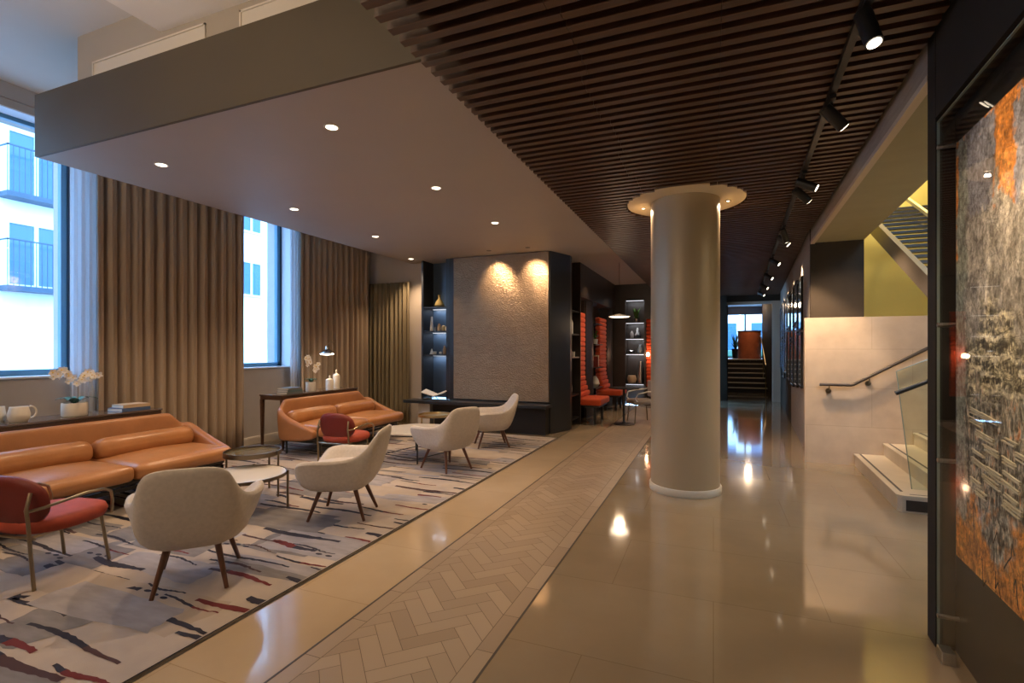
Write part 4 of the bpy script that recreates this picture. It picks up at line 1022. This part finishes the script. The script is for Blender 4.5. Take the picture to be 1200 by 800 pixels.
LOW = [(0, 0, -.27, .32), (.10, .14, -.265, .32), (.19, .215, -.24, .315), (.28, .265, -.185, .31), (.37, .29, -.12, .305), (.47, .305, -.04, .30), (.60, .305, .05, .30), (.72, .312, .19, .295), (.81, .27, .27, .295), (.90, .165, .30, .295), (1, 0, .305, .295)]
BOT = [(k[0], k[1]*.72, k[2]*.74, .252) for k in LOW]
BO2 = [(k[0], k[1]*.35, k[2]*.36, .243) for k in LOW]
IN1 = [(0, 0, -.29, .56), (.10, .13, -.285, .56), (.19, .205, -.26, .54), (.28, .25, -.21, .50), (.37, .275, -.14, .48), (.47, .28, -.06, .475), (.60, .285, .05, .465), (.72, .275, .145, .45), (.82, .23, .225, .435), (.91, .14, .28, .42), (1, 0, .29, .415)]
IN2 = [(k[0], k[1]*.88, k[2]*.84, .425) for k in IN1]
IN3 = [(k[0], k[1]*.5, k[2]*.48, .432) for k in IN1]
def full_ring(keys, n=26):
    half = [cat_interp(keys, i/n) for i in range(n+1)]
    return [tuple(p) for p in half]+[(-p[0], p[1], p[2]) for p in half[-2:0:-1]]
ch = thing('lounge_chair', 'nearest cream lounge chair, its back to the camera', 'armchair', (-3.07, 2.27, .0), 0, 'cream sculpted lounge chairs')
q = MB()
top1 = [((a[0]+b[0])/2, (a[1]+b[1])/2, max(a[2], b[2])+.014) for a, b in zip(full_ring(RIM), full_ring(RI2))]
rl = [full_ring(BO2), full_ring(BOT), full_ring(LOW), full_ring(MID), full_ring(RIM), top1, full_ring(RI2), full_ring(IN1), full_ring(IN2), full_ring(IN3)]
q.rings(rl)
q.build('shell', M['boucle'], ch, smooth=80, sub=1)
q = MB(); q.rings([[(.27*sx*math.cos(t*PI/16)*r_, .03+.265*sx*math.sin(t*PI/16)*r_, z) for t in range(32)] for sx, r_, z in ((1, .93, .40), (1, 1, .425), (1, .97, .452), (1, .7, .466), (1, .3, .470))])
q.build('seat_cushion', M['boucle'], ch, smooth=80)
for sx in (-1, 1):
    for (ax, ay, bx, by) in ((.15, .15, .225, .245), (.13, -.13, .195, -.235)):
        MB().tube([(sx*ax, ay, .285), (sx*bx, by, 0)], .021, 12, r2=.0125).build('leg', M['walnut'], ch, smooth=True)
def rz_for(dx, dy): return math.atan2(dy, dx)-PI/2
ch.rotation_euler[2] = rz_for(-.72, .69)
ch.location = (-3.115, 2.24, .0146)
GC = 'cream sculpted lounge chairs'
dup(ch, (-3.09, 3.62, .0146), rz_for(-.93, -.36), 'cream lounge chair in side view facing left, just beyond the nearest one', GC)
dup(ch, (-3.08, 5.48, .0146), rz_for(-.92, .40), 'cream lounge chair by the white octagonal table, its back turned to the walkway', GC)
dup(ch, (-3.16, 7.02, .0146), rz_for(-.84, -.54), 'farthest cream lounge chair, in front of the long black ledge', GC)

# ------------------------------------------------------------------ sofas
def make_sofa(L_, nseat, label):
    o = thing('leather_sofa', label, 'sofa', (0, 0, 0), 0, 'tan leather sofas')
    H2 = L_/2; D0, D1 = -.38, .36          # front (‑y) .. back (+y)
    path = []
    path += [(-H2, D0+.02), (-H2, -.15), (-H2, .05), (-H2, .20)]
    for k in range(1, 6): a = PI-k*PI/2/6; path.append((-H2+.14+.14*math.cos(a), .22+.14*math.sin(a)))
    for xx in [-H2+.16, -H2+.19, -H2+.26]+[-H2+.26+(L_-.52)*k/10 for k in range(1, 10)]+[H2-.26, H2-.19, H2-.16]: path.append((xx, .36))
    for k in range(1, 6): a = PI/2-k*PI/2/6; path.append((H2-.14+.14*math.cos(a), .22+.14*math.sin(a)))
    path += [(H2, .20), (H2, .05), (H2, -.15), (H2, D0+.02)]
    def topz(x, y):
        e = H2-abs(x)
        if y > .33:
            return .765 if e > .175 else .765-.14*min(1, (.175-e)/.10)
        if y > .2: return .56+(y-.2)/.13*.10
        t = max(0, min(1, (y-D0)/(.2-D0))); return .36+.20*(t**1.2)
    rings = []
    n = len(path)
    for i, (x, y) in enumerate(path):
        p = Vector((*path[max(0, i-1)], 0)); r_ = Vector((*path[min(n-1, i+1)], 0)); t = (r_-p).normalized(); nn = Vector((-t.y, t.x, 0))  # outward side
        zt_ = topz(x, y); th = .04 if y > .3 else .052
        lean = .055 if y > .33 else (.03)
        sec = []
        zb = .21+(.07*max(0, (-.1-y))/.28 if y < -.1 else 0)
        for (u, v) in ((-1, 0), (-1, .25), (-1, .55), (-1, .85), (-.75, .97), (0, 1), (.75, .97), (1, .85), (1, .55), (1, .25), (1, 0), (0, -.03)):
            ofs = nn*(u*th)+nn*(v*lean*(zt_-zb)/.5); z = zb+v*(zt_-zb)
            sec.append((x+ofs.x, y+ofs.y, z))
        rings.append(sec)
    q = MB(); q.rings(rings); q.build('shell', M['leather_shade'], o, smooth=70, sub=1)
    MB().rbox((0, 0, .255), (L_-.10, .66, .08), .03, n=6).build('seat_deck', M['black_paint'], o, smooth=True)
    w = (L_-.10)/nseat
    for k in range(nseat):
        x = -H2+.05+w*(k+.5)
        MB().rbox((x, -.06, .345), (w-.006, .80, .15), .055, puff=.035, n=8).build('seat_cushion', M['leather'], o, smooth=True)
        MB().rbox((x, .22, .50), (w-.02, .20, .21), .085, puff=.01, n=8, rot=Matrix.Rotation(math.radians(-14), 4, 'X')).build('bolster', M['leather'], o, smooth=True)
    q = MB()
    q.box(-H2+.08, H2-.08, -.33, -.30, .175, .21); q.box(-H2+.08, H2-.08, .27, .30, .175, .21)
    q.box(-H2+.08, -H2+.11, -.33, .30, .175, .21); q.box(H2-.11, H2-.08, -.33, .30, .175, .21)
    q.build('base_frame', M['black_metal'], o)
    for sx in (-1, 1):
        for yy in (-.32, .29): MB().tube([(sx*(H2-.095), yy+0, .175), (sx*(H2-.095), yy, 0)], .014, 8).build('leg', M['black_metal'], o)
    return o
# sofa local -y = front; sofas face +X  -> rotate +90 deg
s1 = make_sofa(3.1, 3, 'long tan leather sofa beside the first window, running out of the frame'); s1.rotation_euler[2] = PI/2; s1.location = (-5.36, 2.46, .0146)
s2 = make_sofa(1.98, 2, 'shorter tan leather sofa in front of the second console table'); s2.rotation_euler[2] = PI/2; s2.location = (-5.36, 6.30, .0146)

# ------------------------------------------------------------------ consoles
def console(y0, y1, label):
    o = thing('console_table', label, 'console table', (-6.09, (y0+y1)/2, .0145), 0, 'slim dark console tables'); h = (y1-y0)/2
    MB().box(-.20, .25, -h, h, .79, .81).build('table_top', M['console_top'], o, bevel=.002)
    q = MB(); q.box(-.19, .24, -h+.01, h-.01, .735, .7895); q.build('apron', M['console_wood'], o, bevel=.003)
    for sx in (-.175, .225):
        for sy in (-1, 1):
            q = MB(); yy = sy*(h-.035)
            q.rings([[(sx-a, yy-a, z), (sx+a, yy-a, z), (sx+a, yy+a, z), (sx-a, yy+a, z)] for a, z in ((.014, .0), (.024, .7345))]); q.build('leg', M['console_wood'], o)
    return o
console(.9, 3.80, 'long dark console table behind the long tan sofa')
console(5.50, 7.18, 'shorter dark console table with a lamp behind the shorter sofa')
CT = .8248
def flower(q, c, r, nrm):
    nrm = nrm.normalized(); a = nrm.cross(Vector((0, 0, 1))).normalized(); b = nrm.cross(a)
    q.m = 0
    for k in range(5):
        t = 2*PI*k/5+.3; d = a*math.cos(t)+b*math.sin(t); e = a*math.cos(t+PI/2)+b*math.sin(t+PI/2); w = r*(.5 if k % 2 else .42)
        q.add([c, c+d*r*.5+e*w+nrm*.004, c+d*r+e*w*.4+nrm*.010, c+d*r-e*w*.4+nrm*.010, c+d*r*.5-e*w+nrm*.004], [[0, 1, 2, 3, 4]])
    q.m = 1
    q.rings([[tuple(c+nrm*(.006+h)+a*rr*math.cos(t*PI/3)+b*rr*math.sin(t*PI/3)) for t in range(6)] for rr, h in ((r*.2, 0), (r*.12, .014))])
def orchid(loc, label, potm, pr, ph, fh, spread, r_fl, rows):
    o = thing('potted_orchid', label, 'orchid', loc, 0, 'white orchids in pots')
    MB().lathe([(.001, 0), (pr*.92, 0), (pr, .012), (pr, ph-.01), (pr*.97, ph), (pr*.88, ph), (pr*.86, ph-.03), (.001, ph-.03)], n=28).build('pot', potm, o, smooth=True)
    q = MB()
    for k in range(7):
        a = 2*PI*k/7+rnd.uniform(-.2, .2); l = rnd.uniform(.9, 1.4)*pr*1.3; d = Vector((math.cos(a), math.sin(a), 0)); n_ = Vector((-d.y, d.x, 0))
        P = [Vector((0, 0, ph-.02))+d*l*t+Vector((0, 0, .07*math.sin(t*PI*.75))) for t in (0, .3, .6, .85, 1)]
        W = [.012, .028, .03, .018, .002]
        vs = []
        for p, w_ in zip(P, W): vs += [p-n_*w_+Vector((0, 0, .006)), p, p+n_*w_+Vector((0, 0, .006))]
        for i in range(4):
            for j in range(2): q.f.append([len(q.v)+i*3+j, len(q.v)+i*3+j+1, len(q.v)+(i+1)*3+j+1, len(q.v)+(i+1)*3+j]); q.mi.append(0)
        q.v += [tuple(v) for v in vs]
    q.build('leaves', M['leaf'], o, smooth=True)
    st_ = MB(); fb = MB()
    for sgn, hh in rows:
        pts = []
        for i in range(9):
            t = i/8; pts.append(Vector((.02*sgn, sgn*(.02+spread*max(0, t-.55)**1.3*2.2), ph-.03+hh*math.sin(t*PI*.56)/math.sin(PI*.56) if t < .9 else ph-.03+hh*.97)))
        st_.tube(pts, .0035, 6)
        for i in range(8):
            t = .58+.056*i; j = min(7, int(t*8)); p = pts[j]+(pts[j+1]-pts[j])*(t*8-j)
            flower(fb, p+Vector((.03, rnd.uniform(-.015, .015), rnd.uniform(-.035, .02))), r_fl, Vector((1, rnd.uniform(-.9, .2), rnd.uniform(-.3, .2))))
            if i % 2 == 0: flower(fb, p+Vector((.01, rnd.uniform(-.05, .05), -.06)), r_fl*.9, Vector((.8, rnd.uniform(-.9, .6), -.1)))
    st_.build('stems', M['stemgreen'], o, smooth=True)
    fb.build('flowers', [M['petal'], M['petal_heart']], o)
orchid((-6.0, 3.03, CT), 'white orchid in a round cream pot on the long console', M['ceramic'], .105, .135, .30, .22, .036, ((-1, .36), (1, .33)))
orchid((-6.0, 6.23, CT), 'white orchid in a tall white pot on the shorter console', M['ceramic'], .075, .15, .30, .14, .036, ((-1, .42), (1, .30)))
# jugs
def jug(loc, rz, label, r, h, sgn):
    o = thing('ceramic_jug', label, 'jug', loc, rz, 'cream ceramic jugs')
    MB().lathe([(.001, 0), (r*.7, 0), (r*.95, h*.2), (r, h*.5), (r*.85, h*.85), (r*.8, h), (r*.72, h), (r*.76, h*.85), (.001, h*.5)], n=24).build('body', M['ceramic'], o, smooth=True)
    q = MB(); q.tube([(0, sgn*(r*.95+r*.62*math.sin(PI*t/12)), h*(.58+.40*math.cos(PI*t/12))) for t in range(13)], .009, 8); q.build('handle', M['ceramic'], o, smooth=True)
jug((-6.12, 2.50, CT), 0, 'small cream jug, left one of the pair on the long console', .052, .145, -1)
jug((-5.99, 2.59, CT), 0, 'wider cream jug with looped handle, right one of the pair on the long console', .082, .14, 1)
def book(loc, rz, sx, sy, sz, cover, label, group):
    o = thing('book', label, 'book', loc, rz, group)
    q = MB(); q.box(-sx/2, sx/2, -sy/2, sy/2, 0, .003); q.box(-sx/2, sx/2, -sy/2, sy/2, sz-.003, sz); q.box(-sx/2, -sx/2+.003, -sy/2, sy/2, 0, sz); q.build('cover', M[cover], o)
    MB().box(-sx/2+.0032, sx/2-.004, -sy/2+.004, sy/2-.004, .0032, sz-.0032).build('pages', M['paper'], o)
GB = 'books stacked on the long console'
book((-6.0, 3.54, CT), PI+.05, .24, .30, .036, 'bluecover', 'blue book at the bottom of the small stack on the long console', GB)
book((-6.0, 3.56, CT+.0365), PI-.04, .22, .27, .034, 'tancover', 'tan book on top of the small stack on the long console', GB)
GB2 = 'books stacked on the shorter console'
for k, (c, lab) in enumerate([('greycover', 'dark grey book at the bottom of the stack on the shorter console'), ('tealcover', 'dark teal book in the middle of the stack on the shorter console'), ('greycover', 'grey book on top of the stack on the shorter console')]):
    book((-6.0, 5.80, CT+.0305*k), PI+.03*(k-1), .22, .30-.015*k, .030, c, lab, GB2)
def bottle(loc, r, h, label):
    o = thing('stoppered_bottle', label, 'bottle', loc, 0, 'white stoppered bottles')
    MB().lathe([(.001, 0), (r, 0), (r, h*.66), (r*.85, h*.74), (r*.28, h*.80), (r*.28, h*.84), (.001, h*.84)], n=24).build('body', M['ceramic'], o, smooth=True)
    MB().lathe([(.001, h*.841), (r*.2, h*.841), (r*.28, h*.93), (r*.12, h), (.001, h)], n=16).build('stopper', M['ceramic'], o, smooth=True)
bottle((-5.97, 6.62, CT), .062, .235, 'shorter white stoppered bottle under the lamp on the console')
bottle((-6.02, 6.84, CT), .058, .325, 'taller white stoppered bottle under the lamp on the console')
lp = thing('table_lamp', 'slim lamp with a glowing flat shade and chrome cap above the shorter console', 'lamp', (-6.17, 6.98, CT))
MB().lathe([(.001, 0), (.07, 0), (.07, .012), (.012, .02), (.001, .02)]).build('base', M['bronze'], lp, smooth=True)
MB().tube([(0, 0, .02), (0, 0, .70), (.02, -.05, .79), (.08, -.20, .80), (.12, -.32, .76)], .0055, 8).build('stem', M['bronze'], lp, smooth=True)
MB().lathe([(.002, .135), (.03, .13), (.034, .075), (.06, .06), (.138, .005), (.14, 0), (.13, .0), (.05, .045), (.002, .05)], (.12, -.33, .60), 32).build('shade', M['chrome'], lp, smooth=True)
MB().lathe([(.001, 0), (.12, 0), (.10, -.02), (.001, -.03)], (.12, -.33, .601), 32).build('diffuser', M['lens_soft'], lp, smooth=True)
spot('lamp_glow', (-6.05, 6.65, CT+.55), (0, 0, -1), 5, 130, .6)

# ------------------------------------------------------------------ red chairs
def red_chair(loc, rz, label, first=None):
    if first: return dup(first, loc, rz, label)
    o = thing('metal_armchair', label, 'armchair', loc, rz, 'red chairs with metal tube arms')
    # faces +y
    def oval(cx_, cy_, a, b, z0, z1, p=2.6, n=36):
        R = []
        for s_, z in ((.80, z0), (.95, z0+(z1-z0)*.15), (1, z0+(z1-z0)*.5), (.96, z0+(z1-z0)*.82), (.8, z1-(z1-z0)*.04), (.4, z1)):
            R.append([(cx_+a*s_*math.copysign(abs(math.cos(t))**(2/p), math.cos(t)), cy_+b*s_*math.copysign(abs(math.sin(t))**(2/p), math.sin(t)), z) for t in [2*PI*i/n for i in range(n)]])
        return R
    MB().rings(oval(0, .02, .27, .27, .315, .42)).build('seat', M['red'], o, smooth=80)
    q = MB(); R = []
    n = 36
    for s_, dpt in ((.5, -.030), (.85, -.030), (1, -.012), (1, .012), (.85, .030), (.4, .036)):
        ring = []
        for i in range(n):
            t = 2*PI*i/n; x = .245*s_*math.copysign(abs(math.cos(t))**.8, math.cos(t)); z = .165*s_*math.copysign(abs(math.sin(t))**.8, math.sin(t))
            ring.append((x, -.27+dpt+.9*x*x+.04-.15*(z), .53+z))
        R.append(ring)
    q.rings(R); q.build('backrest', M['red_dark'], o, smooth=80)
    for sx in (-1, 1):
        q = MB()
        q.tube([(sx*.205, -.245, .60), (sx*.215, -.275, .50), (sx*.222, -.27, .43), (sx*.225, -.24, 0)], .011, 8)
        q.tube([(sx*.215, -.27, .49), (sx*.25, -.20, .50), (sx*.29, .02, .535), (sx*.292, .13, .53), (sx*.285, .185, .50), (sx*.278, .20, .44), (sx*.272, .20, .345)], .010, 8)
        q.build('arm_frame', M['dull_brass'], o, smooth=True)
    for sx in (-1, 1): MB().tube([(sx*.19, .19, .33), (sx*.205, .235, 0)], .011, 8).build('leg', M['dull_brass'], o, smooth=True)
    q = MB(); q.tube([(-.23, -.24, .315), (.23, -.24, .315)], .009, 8); q.tube([(-.19, .18, .325), (.19, .18, .325)], .009, 8); q.tube([(-.2, -.24, .32), (-.19, .18, .325)], .009, 8); q.tube([(.2, -.24, .32), (.19, .18, .325)], .009, 8)
    q.build('seat_rail', M['dull_brass'], o, smooth=True)
    return o
rc = red_chair((-4.14, 1.95, .0146), rz_for(-.16, .99), 'red chair with thin metal arms at the left edge of the picture')
red_chair((-4.38, 5.15, .0146), rz_for(-.10, .99), 'red chair with thin metal arms in front of the shorter sofa', rc)

# ------------------------------------------------------------------ tables
t1 = thing('coffee_table', 'round marble table on slender bronze legs beside the nearest cream chairs', 'coffee table', (-4.03, 3.36, .0146))
MB().lathe([(.001, .312), (.352, .312), (.355, .318), (.355, .325), (.352, .331), (.001, .331)], n=48).build('table_top', M['marble'], t1, smooth=True)
MB().lathe([(.356, .305), (.366, .305), (.366, .335), (.356, .335), (.356, .305)], n=48).build('rim', M['bronze'], t1, smooth=True)
for a in (20, 110, 200, 290):
    t = math.radians(a+17); MB().tube([(.372*math.cos(t), .372*math.sin(t), 0), (.372*math.cos(t), .372*math.sin(t), .34)], .011, 8).build('leg', M['bronze'], t1, smooth=True)
t2 = thing('side_table', 'smaller round smoked-glass tray table standing just above the marble table', 'side table', (-4.34, 3.72, .0146))
MB().lathe([(.001, .432), (.257, .432), (.257, .438), (.001, .438)], n=40).build('tray', M['tray_glass'], t2)
MB().lathe([(.258, .415), (.268, .415), (.268, .462), (.258, .462), (.258, .415)], n=40).build('rim', M['bronze'], t2, smooth=True)
for a in (15, 105, 200):
    t = math.radians(a); MB().tube([(.275*math.cos(t), .275*math.sin(t), 0), (.275*math.cos(t), .275*math.sin(t), .455)], .010, 8).build('leg', M['bronze'], t2, smooth=True)
t3 = thing('coffee_table', 'white octagonal stone-topped table between the red chair and the farther cream chairs', 'coffee table', (-3.80, 5.90, .0146), .2)
oc = lambda r, z: [(r*math.cos(PI/8+k*PI/4), r*math.sin(PI/8+k*PI/4), z) for k in range(8)]
MB().rings([oc(.47, .365), oc(.48, .368), oc(.48, .388), oc(.475, .391)]).build('table_top', M['marble'], t3)
q = MB(); rr = oc(.45, .352)
for k in range(8): q.tube([rr[k], rr[(k+1) % 8]], .008, 6)
lw = oc(.44, .06)
for k in (0, 2, 4, 6): q.tube([lw[k], lw[(k+2) % 8]], .006, 6)
q.build('frame', M['black_metal'], t3)
for k in (0, 2, 4, 6):
    a = oc(.45, 0)[k]; MB().tube([a, (a[0], a[1], .36)], .011, 8).build('leg', M['black_metal'], t3, smooth=True)
t4 = thing('side_table', 'small round brass tray table beyond the octagonal table', 'side table', (-4.08, 6.86, .0146))
MB().lathe([(.001, .425), (.25, .425), (.262, .435), (.262, .465), (.254, .465), (.25, .437), (.001, .433)], n=40).build('tray', M['brass'], t4, smooth=True)
for a in (30, 150, 270):
    t = math.radians(a-25); MB().tube([(.245*math.cos(t), .245*math.sin(t), 0), (.245*math.cos(t), .245*math.sin(t), .43)], .011, 8).build('leg', M['brass'], t4, smooth=True)

# ------------------------------------------------------------------ outside
struct(B('ground_street', M['asphalt'], -40, -7.4, -25, 60, -.3, -.2)); struct(B('ground_rear', M['asphalt'], -7, 20, 24.3, 60, .5, .6))
fb = thing('street_building', 'white rendered building with iron balconies across the street', 'building', (-19, 8, -.2))
MB().box(-3, 0, -30, 45, 0, 18).build('wall', M['facade'], fb)
def fwin(y, w, z0, z1, rail, lower):
    q = MB(); t = .07
    q.box(0, .06, y-t, y+w+t, z1, z1+t); q.box(0, .05, y-t, y, z0, z1); q.box(0, .05, y+w, y+w+t, z0, z1); q.box(0, .10, y-t-.05, y+w+t+.05, z0-.08, z0); q.box(0, .055, y+w/2-.05, y+w/2+.05, z0, z1)
    o = q.build('window_frame', M['fac_frame'], fb); MB().box(.001, .02, y, y+w, z0, z1).build('window_pane', M['fac_glass'], o)
    if rail:
        q = MB(); x = .55; q.box(0, x, y-.25, y+w+.15, z0-.22, z0-.08)
        zt_ = z0+1.25; q.box(x-.03, x, y-.25, y+w+.15, zt_-.04, zt_)
        for k in range(int((w+.4)/.13)+1): q.box(x-.025, x-.005, y-.25+.13*k, y-.235+.13*k, z0-.1, zt_)
        q.box(0, x, y-.25, y-.22, zt_-.04, zt_); q.box(0, x, y+w+.12, y+w+.15, zt_-.04, zt_)
        q.build('balcony', M['fac_iron'], fb)
for zf in (3.60, 6.28, 8.96, 11.6):
    for yb in (-.02, -4.6, -9.2): fwin(yb, 1.25, zf, zf+1.78, True, False)
for zf in (4.1, 6.9, 9.7):
    for yb in (7.7, 12.2): fwin(yb, .95, zf, zf+1.4, False, False)
q = MB(); q.box(0, .06, 7.9, 8.75, 0.2, 3.0); q.build('door_panel', M['fac_frame'], fb); q = MB(); q.box(.06, .1, 9.0, 9.15, 2.4, 2.6); q.box(.06, .1, 9.0, 9.1, 3.1, 3.25); q.build('wall_box', M['fac_iron'], fb)
cr_ = thing('parked_car', 'white car roof and dark window just visible beyond the second window sill', 'car', (-15.5, 15.4, -.2), .1)
q = MB(); q.rings([[(-.85, y, z) for y, z in ((-2.1, .3), (2.1, .3), (2.15, .75), (1.4, .95), (.8, 1.42), (-1.0, 1.45), (-1.7, .98), (-2.1, .85))], [(.85, y, z) for y, z in ((-2.1, .3), (2.1, .3), (2.15, .75), (1.4, .95), (.8, 1.42), (-1.0, 1.45), (-1.7, .98), (-2.1, .85))]]); q.build('body', M['facade'], cr_, bevel=.06)
q = MB(); q.box(.852, .86, -1.3, .95, 1.0, 1.34); q.build('side_window', M['fac_iron'], cr_)
for yy in (-1.35, 1.35):
    q = MB(); q.rings([[(xx, yy+.32*math.cos(t*PI/10), .32+.32*math.sin(t*PI/10)) for t in range(20)] for xx in (.70, .90)]); q.build('wheel', M['black_paint'], cr_)
    q = MB(); q.rings([[(xx, yy+.32*math.cos(t*PI/10), .32+.32*math.sin(t*PI/10)) for t in range(20)] for xx in (-.90, -.70)]); q.build('wheel', M['black_paint'], cr_)
rb = thing('rear_building', 'pale building with blue windows outside the far landing window', 'building', (0, 36, .6))
MB().box(-14, 16, 0, 3, 0, 12).build('wall', M['facade'], rb)
for z in (.6, 4.2):
    for x in (-1.5, .4, 2.3, 4.2):
        w_ = MB().box(x, x+1.0, -.05, -.001, z, z+2.0).build('window_pane', M['fac_glass'], rb)
hg = tag(MB().rbox((1.6, 33, 1.0), (5, 1.2, .9), .3, n=4).build('clipped_hedge', M['leaf']), 'low green hedge outside the far landing window', 'hedge')

# ------------------------------------------------------------------ lamps without fixtures (added fill by the viewpoint, corridor, stair hall)
G6 = 'added fill lamps in the upper ceiling'
for k, (x, y, lab) in enumerate([(-5.9, .2, 'added fill lamp in the upper ceiling above the sofa end'), (-2.1, -1.2, 'added fill lamp in the upper ceiling behind the viewpoint'), (-4.6, -2.4, 'added fill lamp in the upper ceiling at the rear left')]):
    pass
area('rear_fill', (-3.4, -3.2, 2.6), (0, .5, 1), 110, 2.4, .3, (1, .80, .58))  # added light with no fixture, brightens the upper ceiling from the rear
spot('beam_fill', (-2.9, .2, 1.9), (-.12, .12, 1), 280, 95, .9, (1, .78, .55), .15)  # added unseen spot, brightens the dropped beam from below
for (x, y, z, d, p) in [(-3.6, .2, 4.0, (0, .0, -1), 8), (-5.6, .4, 4.2, (.1, .1, -1), 8), (-2.2, -1.5, 4.0, (0, .2, -1), 8)]:
    spot('upper_fill', (x, y, z), d, p, 120, .8)  # added unseen fill from above, no fixtures built
for (x, y, p) in [(-.2, 8.2, 60), (-.2, 10.8, 60), (-.2, 13.2, 50)]:
    spot('slat_lamp', (x, y, SLAT-.03), (0, 0, -1), p*.8, 110, .8)
spot('hall_lamp', (1.38, 5.2, 2.88), (.1, .2, -1), 50, 115, .8)
spot('hall_lamp', (1.45, 6.95, 2.89), (.1, .12, -1), 55, 125, .8, size=.02)
area('stairwell_lamp', (4.0, 7.6, 5.6), (-.25, .3, -1), 420, 1.2, 1.2, (1, .84, .58))
area('hall_ceiling_lamp', (3.5, 4.6, 2.85), (0, .3, -1), 30, 1.0, 1.0, WARM)
# spots lighting the painting
for y in (1.2, 2.3): spot('art_lamp', (.1, y, 3.0), (.85, .15, -1.0), 75, 58, .7)
spot('niche_lamp', (-2.0, 10.2, 3.15), (-.25, 0, -1), 26, 90, .7)
spot('niche_lamp', (-1.9, 12.4, 3.15), (-.25, 0, -1), 24, 90, .7)

# ------------------------------------------------------------------ world, camera
w = bpy.data.worlds.new('World'); bpy.context.scene.world = w; w.use_nodes = True
bg = w.node_tree.nodes['Background']; bg.inputs[0].default_value = (.34, .62, 1.0, 1); bg.inputs[1].default_value = 7.5
cam = bpy.data.cameras.new('Camera'); co_ = bpy.data.objects.new('Camera', cam); C.objects.link(co_)
co_.location = (0, 0, 1.5); co_.rotation_euler = (PI/2, 0, math.atan(236/585)); cam.lens = 585/1200*36; cam.sensor_width = 36
cam.shift_y = 9/1200; cam.clip_start = .05; cam.clip_end = 200
sc_ = bpy.context.scene; sc_.camera = co_
sc_.view_settings.view_transform = 'Standard'; sc_.view_settings.look = 'None'; sc_.view_settings.gamma = 1; sc_.view_settings.use_curve_mapping = False
sc_.view_settings.exposure = 0.3
